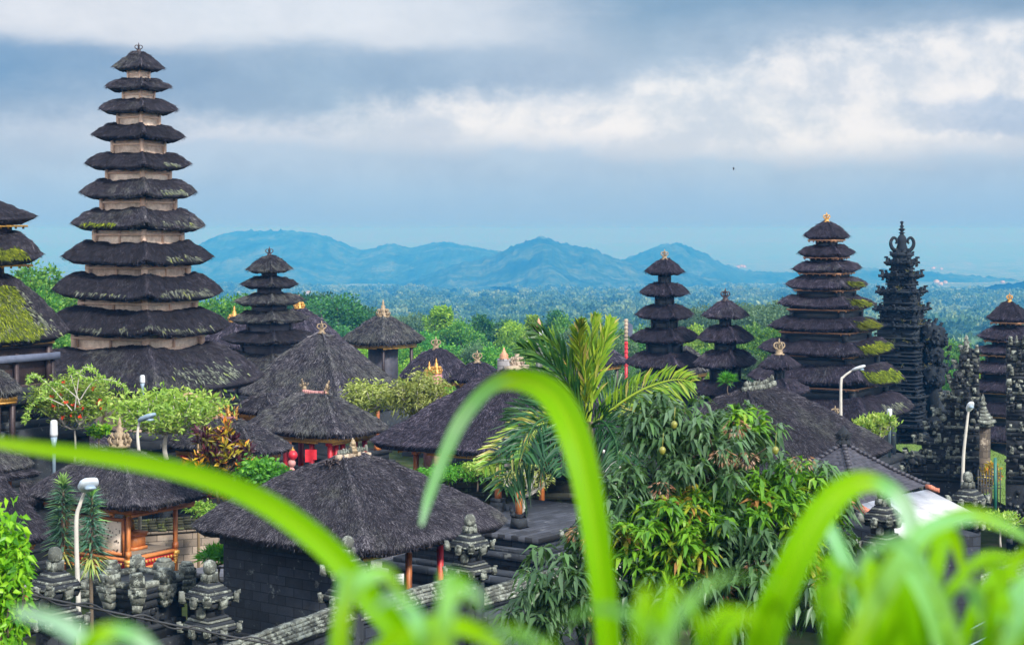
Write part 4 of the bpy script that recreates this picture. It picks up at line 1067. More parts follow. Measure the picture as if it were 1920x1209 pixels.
WEED = mat_leaf('weed', [(0, (0.03, 0.05, 0.015)), (.6, (0.10, 0.11, 0.04)), (1, (0.22, 0.17, 0.09))], .8, .2, .2)
shrine_tower()

def split_gate(label, levels, flat, sgn, Y, rot, name='split_gate', depth=1.5):
    """stepped half gate: levels (top row, bottom row, outer column); flat = column of the sheer inner face, sgn = side of the steps"""
    root = thing(name, (xat(flat, Y), Y, -12.6), label, 'gate', None, rot)
    mb = MB(); k = Y/F
    for i, (ty, by, ox) in enumerate(levels):
        zt, zb = zat(ty, Y), (zat(by, Y) if by < 2000 else -12.6)
        w = abs(flat-ox)*k; D = depth*(.55+.45*i/len(levels))
        def blk(mm, w_, D_, z1, z2, jit=.012, m_=0):
            c = rotz(np.array((sgn*w_/2, 0, 0)), rot); bx(mm, (xat(flat, Y)+c[0], Y+c[1], (z1+z2)/2), (w_, D_, z2-z1), rot, 1, jit, m=m_)
        th = min(.42, (zt-zb)*.5)
        blk(mb, w*.86, D*.86, zb-.03, zt-th)
        blk(mb, w*.92, D*.93, zt-th, zt-th*.66); blk(mb, w, D, zt-th*.66, zt-th*.3); blk(mb, w*.95, D*.95, zt-th*.3, zt, m_=i % 2)
        nb = max(3, int(w/.32))
        for q in range(nb):
            t = (q+.5)/nb*w; v = rotz(np.array((sgn*t, -D*.5, 0)), rot); dd = rotz(np.array((0, -1.0, 0)), rot)
            if q % 2 == (i % 2) or q == nb-1: antefix(mb, (xat(flat, Y)+v[0], Y+v[1], zt-.03), dd, .26*rng.uniform(.8, 1.2), int(rng.random() < .55))
        for dy in (-.4, 0.3):
            v = rotz(np.array((sgn*w*1.0, dy*D, 0)), rot); dd = rotz(np.array((sgn*1.0, 0, 0)), rot)
            antefix(mb, (xat(flat, Y)+v[0], Y+v[1], zt-th*.3), dd, .30, int(dy < 0))
        for q in range(int(14+w*(zt-zb)*11)):
            s = rng.uniform(.07, .2); t = rng.random()*w*.9; v = rotz(np.array((sgn*t, -D*.45, 0)), rot)
            bx(mb, (xat(flat, Y)+v[0], Y+v[1], rng.uniform(zb, zt)), (s, s*.8, s*rng.uniform(.6, 1.3)), rot+rng.normal(0, .2), rng.uniform(.7, 1), s*.06, m=int(rng.random() > .62))
        for q in range(int(3+(zt-zb)*5)):      # rounded scrolls on the stepped side
            s = rng.uniform(.10, .2); v = rotz(np.array((sgn*w*rng.uniform(.82, 1.0), rng.uniform(-.5, .2)*D, 0)), rot); p = np.array((xat(flat, Y)+v[0], Y+v[1], rng.uniform(zb, zt)))
            lathe(mb, p-np.array((0, 0, s)), [(s*math.sin(a), s*(1-math.cos(a))) for a in np.linspace(.2, 2.95, 6)], 8, rot=rng.random(), m=int(rng.random() < .5))
    mb.build('gate_body', [STONE, LICHEN], root)
    return root
GL_ = [(655, 684, 1808), (682, 712, 1795), (710, 745, 1785), (742, 775, 1771), (772, 800, 1757), (797, 826, 1742), (822, 858, 1722), (852, 884, 1706), (880, 3000, 1700)]
g1 = split_gate('left half of the split stone gate, stepped carvings and a sheer dark inner face', GL_, 1836, -1, 72, R(-14))
def gate_spire(root, px, y0, y1, Y):
    mb = MB(); s = (y1-y0)/F*Y
    lathe(mb, (xat(px, Y), Y, zat(y1, Y)), [(.22*s, 0), (.26*s, .12*s), (.14*s, .2*s), (.22*s, .34*s), (.12*s, .42*s), (.2*s, .55*s), (.08*s, .66*s), (.12*s, .78*s), (.02*s, s)], 9)
    mb.build('spire', LICHEN, root)
gate_spire(g1, 1812, 627, 660, 72); gate_spire(g1, 1826, 655, 690, 72)
GR_ = [(640, 668, 1925), (664, 700, 1932), (697, 735, 1940), (732, 768, 1950), (765, 805, 1962), (800, 845, 1976), (842, 885, 1990), (880, 3000, 2000)]
g2 = split_gate('right half of the split stone gate, cut by the right edge', GR_, 1887, 1, 69, R(-14))
gate_spire(g2, 1906, 628, 645, 69)

def gate_pillar_meshes():
    """stepped-cap boundary pillar, about 120 photo pixels wide at 40 m; foot at the origin, top of the knob at z = 3.9"""
    u = 40/F
    st = MB(); cp = MB(); top = 3.9; Zp = lambda r: top-r*u
    dl = lambda h: h*u*2/math.sqrt(2)*.98
    lathe(cp, (0, 0, Zp(22)), [(.10, 0), (.15, .05), (.152, .17), (.125, .25), (.06, .295), (.015, .305)], 7, .3)
    for q in range(8):
        a = q*math.pi/4; bx(cp, (math.cos(a)*.14, math.sin(a)*.14, Zp(29)), (.10, .12, .15), a, .8, .012)
    bx(cp, (0, 0, Zp(31)), (.26, .26, .2), 0, .9, .01)
    for k in range(6):
        h = 20+k*6.6; bx(cp if k % 2 else st, (0, 0, Zp(39+k*5.2)), (dl(h), dl(h), .050), 0, .97, .006)
        if k: bx(st, (0, 0, Zp(36.5+k*5.2)), (dl(h)*.9, dl(h)*.9, .03), 0, 1)
    def ring(r, row, s, faces=True):
        for q in range(8):
            a = q*math.pi/4; rr = r*u*(.98 if q % 2 else .72); c_, s_ = math.cos(a), math.sin(a)
            zz = Zp(row+(6 if q % 2 == 0 else 0))
            bx(cp, (c_*rr, s_*rr, zz), (s*.95, s*1.15, s*1.1), a, .9, .014); bx(cp, (c_*rr*1.05, s_*rr*1.05, zz+s*.62), (s*.7, s*.85, s*.35), a, .8, .014)
            bx(st, (c_*rr*.84, s_*rr*.84, zz-s*.25), (s*1.5, s*.8, s*.7), a, 1.1, .012); bx(cp, (c_*rr*.98, s_*rr*.98, zz-s*.68), (s*.7, s*.8, s*.4), a, 1.25, .012)
    ring(50, 64, .15)
    bx(st, (0, 0, Zp(76)), (dl(40), dl(40), .12), 0, 1.12, .01); bx(st, (0, 0, Zp(90)), (dl(27), dl(27), .34), 0, 1, .01)
    for k in range(5):
        h = 36+k*5.2; bx(cp if k % 2 else st, (0, 0, Zp(100+k*5)), (dl(h), dl(h), .048), 0, .97, .006)
    ring(54, 119, .145)
    lathe(cp, (-.33, -.10, Zp(98)), [(.09, 0), (.11, .08), (.10, .18), (.04, .25)], 7)
    bx(st, (0, 0, Zp(134)), (dl(42), dl(42), .14), 0, 1.1, .01)
    bx(st, (0, 0, Zp(139)/2-.3), (dl(33), dl(33), Zp(139)+.6), 0, 1, .008)
    for a in range(4):
        c_, s_ = math.cos(a*math.pi/2), math.sin(a*math.pi/2)
        bx(st, (c_*dl(33)/2, s_*dl(33)/2, Zp(150)/2-.3), (.08, .26, Zp(150)+.6), a*math.pi/2, 1, .008)
    for (zz, f) in ((Zp(230), 1.25), (Zp(245), 1.4), (.9, 1.55), (.35, 1.8)): bx(st, (0, 0, zz), (dl(33)*f, dl(33)*f, .2), 0, .95, .012)
    carve(st, (0, 0), 0, dl(33)/2, dl(33)/2, .3, Zp(150), 40, .11)
    return cp.mesh('pillar_cap', LICHEN), st.mesh('pillar_shaft', STONE)
PILM = gate_pillar_meshes()
def gate_pillar(px, topy, Y, label, s=1.0, phi=R(50)):
    u = 40/F
    z = zat(topy, Y); o = thing('stone_pillar', (xat(px, Y), Y, z-3.9*s-.275*0), label, 'pillar', None, phi); o.scale = (s, s, s)
    for nm, me in zip(('pillar_cap', 'pillar_shaft'), PILM):
        c = bpy.data.objects.new(nm, me); COL.objects.link(c); c.parent = o
    return o
gate_pillar(103, 1028, 40, 'stepped stone pillar below the spiky plants at lower left', 1.10)
gate_pillar(393, 1052, 39, 'lichened stepped stone pillar left of the dark stone building', 1.0)
gate_pillar(652, 1007, 42.5, 'stepped stone pillar in front of the largest thatched roof, behind a grass blade', 1.0)
gate_pillar(881, 966, 46.5, 'stepped stone pillar at the right corner of the largest pavilion', 1.0)
gate_pillar(1092, 950, 51, 'stepped stone pillar half hidden by the tall arching grass blade', 1.0)
gate_pillar(1655, 915, 44, 'worn stone pillar rising before the white sheet roof', .95)
gate_pillar(1815, 886, 52, 'stone pillar by the right edge of the white sheet roof', 1.0)

def wall_run(label, p0, p1, ztop, base_z, h=.36, thick=.34, name='boundary_wall'):
    p0 = np.array(p0, float); p1 = np.array(p1, float); d = p1-p0; L = np.linalg.norm(d[:2]); a = math.atan2(d[1], d[0]); c = (p0+p1)/2
    root = thing(name, (c[0], c[1], base_z), label, 'wall', None, a)
    mb = MB(); bx(mb, (c[0], c[1], (ztop-h+base_z)/2), (L, thick, ztop-h-base_z), a); bx(mb, (c[0], c[1], ztop-h-.05), (L, thick*1.5, .1), a); mb.build('wall_face', WALLSTONE, root)
    cp = MB(); n = max(2, int(L/.30))
    for k in range(5):
        z = ztop-.03-k*h/5; w = thick*(.5+.32*k)
        for q in range(n):
            t = (q+.5)/n-.5; bx(cp, (c[0]+d[0]*t, c[1]+d[1]*t, z+rng.normal(0, .006)), (L/n*.985, w*rng.uniform(.94, 1.04), h/5*.9), a, .93, .006)
    cp.build('coping', LICHEN, root)
def w_at(px, py, Y): return at(px, py, Y)
wall_run('low stone boundary wall with sloping mossy coping below the dark stone building', at(415, 1212, 38.0), at(652, 1130, 42.5), -8.87, -12.4)
wall_run('short boundary wall between two stepped pillars under the largest pavilion', at(652, 1130, 42.5), at(881, 1085, 46.5), -8.95, -12.4)
wall_run('coped boundary wall running right from the corner pillar towards the mango tree', at(893, 1110, 46.7), at(1092, 1062, 51), -9.45, -12.6)
wall_run('coped dark wall at the right edge beside the small lawn', at(1800, 1085, 50), at(1990, 1035, 56), -9.9, -13)

# stone base with lotus pedestals under the orange shrine
def lotus_base():
    Y = 49.5; phi = PHI
    c = at(257, 1120, Y+1.6)
    root = thing('lotus_plinth', (c[0], c[1], -12.9), 'carved black stone plinth with lotus-shaped blocks under the orange shrine', 'plinth', None, phi)
    mb = MB(); z = zat(1108, Y)
    for (f, z1, z2) in ((1.02, z-.16, z), (.98, z-.34, z-.16), (.9, z-.60, z-.34), (.84, -11.6, z-.60), (.92, z-1.25, z-1.1), (1.0, -12.9, -11.6)):
        box_ring(mb, c, phi, 1.06*f, 1.06*f, z1, z2)
    carve(mb, c, phi, .92, .92, -12.0, z-.6, 60, .16)
    for (sx, sy, lx, ly) in ((0, -1, 2.2, .3), (0, 1, 2.2, .3), (-1, 0, .3, 1.6), (1, 0, .3, 1.6)):
        q = rotz(np.array((sx*.95, sy*.95, 0)), phi); bx(mb, (c[0]+q[0], c[1]+q[1], z+.06), (lx, ly, .14), phi, 1, .008, m=1)
    mb.build('base_block', [STONE, LICHEN], root)
    for j, d in enumerate(dirs8(phi)):
        r = 1.40 if j % 2 else 1.08
        m2 = MB(); p = np.array((c[0]+d[0]*r, c[1]+d[1]*r, 0))
        al = phi+j*math.pi/4; mt_ = j % 2
        for (zz, w0, hh, tp) in ((-.52, .26, .22, 1.25), (-.28, .36, .26, 1.3), (-.07, .50, .16, 1.0), (.07, .40, .10, 1.0), (.24, .46, .24, .92), (.41, .34, .10, .8)):
            bx(m2, (p[0], p[1], z+zz), (w0, w0, hh), al, tp, .012)
        for q in range(6):
            dx = rng.uniform(-.16, .16); v = rotz(np.array((.24, dx, 0)), al); bx(m2, (p[0]+v[0], p[1]+v[1], z+rng.uniform(-.3, .3)), (.06, .09, .12), al, .8, .01)
        m2.build('lotus_block', LICHEN, root)
    for q in range(7):
        pass
lotus_base()

# dark stone building under the front pavilion's roof, its open side and posts
def front_building():
    r = P1['root']; c, ph, a, b = P1['ctr'], P1['phi'], P1['a'], P1['b']
    ze, th = P1['ze'], P1['th']
    zb = -12.1
    mb = MB(); q = local(c, ph, -a*.62, b*.10)
    bx(mb, (q[0], q[1], (ze-th-.35+zb)/2), (a*.36, b*1.36, ze-th-.35-zb), ph)
    bx(mb, (q[0], q[1], ze-th-.22), (a*.40, b*1.42, .30), ph); bx(mb, (q[0], q[1], zb+.5), (a*.40, b*1.40, .25), ph)
    mb.build('wall', WALLSTONE, r)
    for (x, y, m) in ((-.1, -.72, ORANGE), (.35, -.72, RED), (.74, -.72, BRONZE), (.74, .72, ORANGE), (.1, .72, ORANGE)):
        p = local(c, ph, a*x, b*y); m2 = MB(); bx(m2, (p[0], p[1], (ze-th+zb)/2), (.13, .13, ze-th-zb), ph); bx(m2, (p[0], p[1], zb+1.3), (.26, .26, .3), ph, .8); m2.build('post', m, r)
    fl = MB(); bx(fl, (c[0], c[1], zb+.25), (a*1.7, b*1.7, .5), ph); fl.build('platform', PAVE, r)
front_building()
def notice():
    p = at(747, 1085, 47.6); o = thing('notice_board', (p[0], p[1], p[2]-.4), 'small white notice board with blue handwriting among the pavilion posts', 'sign', None, R(-8))
    mb = MB(); bx(mb, p, (.30, .03, .30), R(-8)); mb.build('board', LAMPWHITE, o)
    m2 = MB(); bx(m2, p-np.array((0, -.02, .35)), (.04, .04, .5), R(-8)); m2.build('stake', BRONZE, o)
    ink = mat_plain('ink', (0.05, 0.10, 0.25), (0.06, 0.12, 0.30)); m3 = MB()
    for row, (n, s) in enumerate(((5, .042), (7, .03), (6, .03))):
        for k in range(n):
            q = p+rotz(np.array((-.11+.22*(k+.5)/n, -.018, .08-row*.08)), R(-8))
            tube(m3, smooth_path([q+np.array((-.3*s, 0, -s*.5)), q+np.array((-.1*s, 0, s*.5)), q+np.array((.2*s, 0, -s*.2)), q+np.array((.35*s, 0, s*.4))], 6), .004, 4)
    m3.build('lettering', ink, o)
notice()

# dark terrace with stepped base behind the corner pillar, mossy retaining wall
def terrace():
    phi = R(54); N = at(1010, 1010, 55); 
    o = thing('stone_terrace', (N[0], N[1], -12.8), 'dark stepped stone terrace carrying two orange posts left of the palm', 'terrace', None, phi)
    mb = MB(); d = MB()
    z0 = N[2]; LX, LY = 6.5, 5.0
    c = N[:2]+rotz(np.array((LX/2, LY/2, 0)), phi)[:2]
    z = z0
    for k, (e, hh) in enumerate(((0, .16), (-.12, .22), (.12, .14), (.25, .2), (.12, .35), (.45, .14), (.7, .2), (.55, .4), (1.0, .9))):
        bx(d if k == 0 else mb, (c[0], c[1], z-hh/2), (LX+2*e, LY+2*e, hh), phi); z -= hh
    mb.build('stepped_base', WALLSTONE, o); d.build('terrace_floor', DARKPAVE, o)
    for (px, py0, py1, Y, lb) in ((934, 850, 938, 60.5, None), (973, 850, 966, 57.2, None)):
        p = at(px, py1, Y); root = thing('orange_post', (p[0], p[1], z0), ('orange wooden post on a dark winged stone foot at the terrace corner' if px > 950 else 'orange wooden post with a plain black foot near the mossy retaining wall'), 'post', None, phi)
        m2 = MB(); zt = P4['ze']-.2; tube(m2, [(p[0], p[1], z0+.3), (p[0], p[1], zt)], .12, 10); m2.build('shaft', ORANGE, root)
        f = MB(); bx(f, (p[0], p[1], z0+.15), (.42, .42, .3), phi, .85); bx(f, (p[0], p[1], z0+.36), (.34, .34, .14), phi, 1.1)
        if px > 950:
            for sx in (-1, 1): 
                for q in range(3): bx(f, (p[0]+sx*(.2+.03*q), p[1]-.05, z0+.42+q*.11), (.16-.04*q, .12, .13), 0, .8, .01)
            bx(f, (p[0], p[1]-.1, z0-.2), (.6, .5, .4), phi); bx(f, (p[0], p[1]-.1, z0-.5), (.45, .4, .3), phi, 1.2)
        f.build('foot', STONE, root)
terrace()
def retaining():
    phi = R(-6); c = at(985, 930, 66)
    o = thing('retaining_wall', (c[0], c[1], -13), 'mossy stepped retaining wall behind the terrace with plants along its top', 'wall', None, phi)
    mb = MB(); zt = zat(893, 65)
    for k, (y0, hh) in enumerate(((0, .25), (.12, .5), (-.15, .22), (.05, .5), (-.3, .25), (-.15, .6), (-.6, 2.0))):
        bx(mb, (c[0]+.6, c[1]+.6+y0*.8, zt-hh/2), (8.5, 1.2, hh), phi); zt -= hh
    mb.build('wall_courses', MOSSWALL, o)
retaining()

def back_walls():
    # brown wall behind the orange shrine
    wall_run('brown block wall with mossy coping behind the orange shrine', at(225, 1000, 61.0), at(505, 985, 63.2), zat(968, 62), -12.8, .4, .3)
    for o in list(COL.objects):
        if o.get('label', '').startswith('brown block wall'):
            for ch in o.children:
                if ch.name.startswith('wall_face'): ch.data.materials[0] = BROWNSTONE
                else: ch.data.materials[0] = MOSSWALL
    # low slab bench in front of it
    c = at(420, 1075, 52); o = thing('stone_slab', (c[0], c[1], -12.3), 'flat grey stone slab platform left of the dark stone building', 'platform', None, R(53))
    mb = MB(); bx(mb, c, (1.3, 2.0, .14), R(53)); mb.build('slab_top', PAVE, o); mb = MB(); bx(mb, (c[0], c[1], (c[2]-12.4)/2-.06), (1.15, 1.85, c[2]+12.4-.12), R(53)); mb.build('slab_base', STONE, o)
    # dark stone hall under the tallest pagoda's lowest roof
back_walls()

# paving, lawns (sheets resting just above the ground)
def sheet(name, pts, mat, lift, n=1):
    mb = MB(); V = [(x, y, float(ground_z(x, y))+lift) for x, y in pts]; mb.add(V, [[0, 1, 2, 3]]); o = mb.build(name, mat); tag(o, kind='structure')
def mat_lawn():
    m, g = new_mat('lawn'); w = obj_vec(g, world=True); n = g.noise(w, 3, 8, .7)
    g.put(g.b.inputs['Base Color'], g.ramp(n, [(.3, (0.05, 0.10, 0.010)), (.5, (0.11, 0.20, 0.018)), (.7, (0.20, 0.27, 0.05))])); g.b.inputs['Roughness'].default_value = .9
    bump(g, g.noise(w, 40, 3, .7), .8, .05); return m
LAWN = mat_lawn()
def courts():
    sheet('paving', [(-6, 49), (-.5, 49), (2, 70), (-8, 70)], PAVE, .06)
    mb = MB()
    for (x0, x1, y0, y1) in ((1780, 2010, 57, 63), (1790, 1990, 66, 95)):
        ys = np.linspace(y0, y1, 14); xs = np.linspace(0, 1, 14)
        X = ((x0+(x1-x0)*xs)[None]-960)/F*((y0+y1)/2); X = np.repeat(X, 14, 0); Yg = np.repeat(ys[:, None], 14, 1)
        Z = ground_z(X, Yg)+.5 + (0.55 if y0 < 60 else 0.9)
        i = np.arange(13)[:, None]*14; j = np.arange(13)[None]; mb.add(np.stack((X, Yg, Z), -1), np.stack((i+j, i+j+1, i+15+j, i+14+j), -1).reshape(-1, 4))
        n = 6000; gx = rng.uniform(X.min(), X.max(), n); gy = rng.uniform(y0, y1, n); gz = ground_z(gx, gy)+.5+(0.55 if y0 < 60 else .9)
        leaves(mb, np.stack((gx, gy, gz), -1), rng.normal(0, .5, (n, 3))+np.array((0, 0, 1.0)), rng.uniform(.05, .14, n), .03, .5, simple=True)
    o = mb.build('lawn', LAWN); tag(o, kind='structure')
courts()

# tiled roof and white sheet roof
def tiled_house():
    phi = R(55); N, LX, LY, ctr = footprint(1418, 1612, 1738, 948, 53, phi)
    root = thing('tiled_house', (ctr[0], ctr[1], -12.8), 'small building under a black clay tile roof with a knob on top', 'building', None, phi)
    a, b = LX/2, LY/2; z0 = N[2]; zt = zat(832, ctr[1])
    mb = MB(); nr = 17
    for i in range(nr):                         # overlapping tile courses
        f0, f1 = 1-i/nr, 1-(i+1)/nr; zc = z0+(zt-z0)*(i/nr)**1.12; zd = z0+(zt-z0)*((i+1)/nr)**1.12
        for s_ in range(4):
            cs = [(-a, -b), (a, -b), (a, b), (-a, b)]; p, q = np.array(cs[s_]), np.array(cs[(s_+1) % 4])
            L = np.linalg.norm(q-p)*(f0+f1)/2; nt_ = max(1, int(L/.155))
            for k in range(nt_):
                t0, t1 = k/nt_, (k+1)/nt_
                A = (p+(q-p)*t0)*f0; B = (p+(q-p)*t1)*f0; C_ = (p+(q-p)*t1)*f1*.985; D_ = (p+(q-p)*t0)*f1*.985; M0 = (A+B)/2; M1 = (C_+D_)/2
                lf = .03+rng.normal(0, .004)
                V = [local(ctr, phi, *A, zc+.008), local(ctr, phi, *M0, zc+lf+.02), local(ctr, phi, *B, zc+.008), local(ctr, phi, *C_, zd+.004), local(ctr, phi, *M1, zd+.016), local(ctr, phi, *D_, zd+.004),
                     local(ctr, phi, *A, zc-.02), local(ctr, phi, *M0, zc+lf-.015), local(ctr, phi, *B, zc-.02)]
                mb.add(V, [[0, 1, 4, 5], [1, 2, 3, 4], [6, 7, 1, 0], [7, 8, 2, 1]], c=rng.random())
    r = mb.build('roof', TILE, root)
    hp = MB()
    for cx_, cy_ in ((-a, -b), (a, -b), (a, b), (-a, b)):
        for k in range(20):
            t = k/20; z = z0+(zt-z0)*t**1.12+.05; p = local(ctr, phi, cx_*(1-t), cy_*(1-t), z); d = local(ctr, phi, cx_, cy_, 0)-local(ctr, phi, 0, 0, 0); bx(hp, p, (np.linalg.norm(d[:2])/20*1.05, .16, .10), math.atan2(d[1], d[0]), .85, .004)
    hp.build('hip_tiles', TILE, r)
    k = MB(); lathe(k, (ctr[0], ctr[1], zt-.05), [(.2, 0), (.24, .12), (.14, .2), (.2, .3), (.22, .38), (.12, .5), (.03, .6)], 10)
    for q in range(6): 
        a_ = q*math.pi/3; antefix(k, (ctr[0]+.17*math.cos(a_), ctr[1]+.17*math.sin(a_), zt+.2), (math.cos(a_), math.sin(a_)), .14)
    k.build('roof_knob', STONE, r)
    w = MB(); bx(w, (ctr[0], ctr[1], (z0-12.8)/2), (LX*.82, LY*.82, z0+12.8), phi); w.build('wall', WALLSTONE, root)
tiled_house()
def sheet_roof():
    A, B, C_, D_ = at(1598, 948, 50.0), at(1738, 917, 52.5), at(1828, 962, 50.2), at(1702, 1012, 46.5)
    c = (A+B+C_+D_)/4
    root = thing('white_shed', (c[0], c[1], -12.6), 'lean-to shed with a flat white sheet roof below the tiled roof', 'shed')
    mb = MB(); n = 5
    for k in range(n):                   # separate sheets with lapped seams
        t0, t1 = k/n, (k+1)/n+.004; up = np.array((0, 0, .012*(k % 2)))
        q = [A+(B-A)*t0, A+(B-A)*t1, D_+(C_-D_)*t1, D_+(C_-D_)*t0]; V = [v+up for v in q]+[v+up-np.array((0, 0, .05)) for v in q]
        mb.add(V, [[0, 1, 2, 3][::-1], [4, 5, 6, 7], [0, 1, 5, 4], [1, 2, 6, 5], [2, 3, 7, 6], [3, 0, 4, 7]], c=rng.random())
    r = mb.build('sheet_roof', SHEET, root)
    for (P, Q, n, off) in ((A, D_, 12, .02), (B, B+(C_-B)*.45+np.array((.0, 1.2, 0)), 9, .05)):
        t = MB()
        for k in range(n):
            p = P+(Q-P)*(k+.5)/n*(.55 if P is A else 1); d = Q-P; bx(t, p+np.array((0, 0, .09)), (np.linalg.norm(d)/n*(.6 if P is A else 1.02), .17, .12), math.atan2(d[1], d[0]), .9, .008)
        t.build('ridge_tiles', TERRA, r)
    w = MB(); zc = min(A[2], D_[2])-.3; bx(w, (c[0], c[1], (zc-12.6)/2), (2.6, 2.4, zc+12.6), R(20)); w.build('wall', WALLSTONE, root)
sheet_roof()

# ------------------------------------------------------------------ the orange shrine pavilion's woodwork
def orange_shrine():
    P = P6; r, c, ph = P['root'], P['ctr'], P['phi']; e = .60; a, b = P['a']*e, P['b']*e
    zt = P['ze']-P['th']*.9; Yn = P['Y']+1.2
    zf = zat(1046, Yn)
    for sx in (-1, 1):
        for sy in (-1, 1):
            m = MB(); q = local(c, ph, sx*a, sy*b)
            bx(m, (q[0], q[1], (zt+zf-.75)/2), (.11, .11, zt-zf+.75), ph); bx(m, (q[0], q[1], zf+.12), (.15, .15, .2), ph, .9); bx(m, (q[0], q[1], zt-.2), (.17, .17, .14), ph, 1.2)
            p = m.build('post', ORANGE, r)
            g = MB(); bx(g, (q[0], q[1], zt-.32), (.15, .15, .08), ph, 1.2); bx(g, (q[0], q[1], zf-.10), (.21, .21, .12), ph, .9)
            for k in range(3): bx(g, (q[0]+rng.normal(0, .01), q[1]-.04, zf-.20-.08*k), (.17-.04*k, .17-.04*k, .09), ph, .8)
            g.build('gilded_bracket', GOLD, p)
    m = MB(); bx(m, (c[0], c[1], zf-.05), (2*a+.1, 2*b+.1, .10), ph); bx(m, (c[0], c[1], zf-.40), (2*a+.05, 2*b+.05, .10), ph)
    bx(m, (c[0], c[1], zf-.22), (2*a+.02, 2*b+.02, .25), ph, m=1)
    for ax in (0, 1):
        n = 15
        for k in range(n):
            t = (k+.5)/n*2-1; q = local(c, ph, t*a, -b-.02) if ax else local(c, ph, -a-.02, t*b); bx(m, (q[0], q[1], zf-.20), (.07, .07, .09), ph+R(45), .8, m=2)
            q = local(c, ph, t*a, -b-.05) if ax else local(c, ph, -a-.05, t*b); bx(m, (q[0], q[1], zf-.42), (.05, .05, .05), ph, .7, m=2)
    m.build('floor_frame', [ORANGE, RED, GOLD], r)
    m = MB(); bx(m, (c[0], c[1], zf+.03), (2*a*.94, 2*b*.94, .06), ph); m.build('floor', BROWNSTONE, r)
    # carved grey panel on the left side, frame round it
    z0, z1 = zf+.12, zt-.5
    q = local(c, ph, -a, 0); m = MB(); bx(m, (q[0], q[1], (z0+z1)/2), (.06, 2*b*.82, z1-z0), ph); pn = m.build('carved_panel', PALEWOOD, r)
    m = MB()
    for k in range(150):
        t = rng.uniform(-1, 1); q = local(c, ph, -a-.03, t*b*.8); s = rng.uniform(.025, .07); bx(m, (q[0], q[1], z0+(z1-z0)*rng.random()**2), (.03, s, s), ph, .8)
    m.build('relief', BROWNSTONE, pn)['kind'] = 'stuff'
    m = MB()
    for t in (-.86, .86): q = local(c, ph, -a-.01, t*b); bx(m, (q[0], q[1], (z0+z1)/2), (.09, .10, z1-z0+.1), ph)
    for z in (z0, z1): q = local(c, ph, -a-.012, 0); bx(m, (q[0], q[1], z), (.10, 2*b*.84, .09), ph)
    m.build('panel_frame', ORANGE, pn)
    # ceiling beams
    m = MB(); bx(m, (c[0], c[1], zt+.02), (2*a*1.2, 2*b*1.2, .06), ph); m.build('ceiling', BRONZE, r)
    # throne
    q = local(c, ph, a*.05, -b*.42); o = thing('throne', (q[0], q[1], zf+.06), 'orange wooden throne with a gilded carved back inside the open shrine', 'throne', None, ph)
    m = MB(); 
    for w, h0, h1 in ((.62, 0, .1), (.52, .1, .42), (.60, .42, .5), (.66, .5, .56)): bx(m, (q[0], q[1], zf+.06+(h0+h1)/2), (w, w*.9, h1-h0), ph)
    m.build('seat', ORANGE, o)
    m = MB(); s = local((q[0], q[1]), ph, -.05, .28)
    for k in range(7):
        t = k/6-.5; h = .42+.18*math.cos(t*5); u = local((s[0], s[1]), ph, t*.5, 0); bx(m, (u[0], u[1], zf+.62+h/2), (.085, .09, h), ph, .85, .008)
        antefix(m, (u[0], u[1], zf+.62+h), (.5, -.8), .09)
    m.build('backrest', GOLD, o)
    # small chimes hanging under the eave
    q = local(c, ph, a*.35, -b*.9); o = thing('hanging_chime', (q[0], q[1], zt-.6), 'dark bundle of thin rods hanging under the orange shrine roof', 'chime')
    m = MB()
    for k in range(9): p = local(c, ph, a*(.1+.06*k), -b*.9); tube(m, [(p[0], p[1], zt-.1), (p[0], p[1], zt-.42-.12*((k*5) % 3))], .012, 5)
    m.build('rods', BRONZE, o)
orange_shrine()

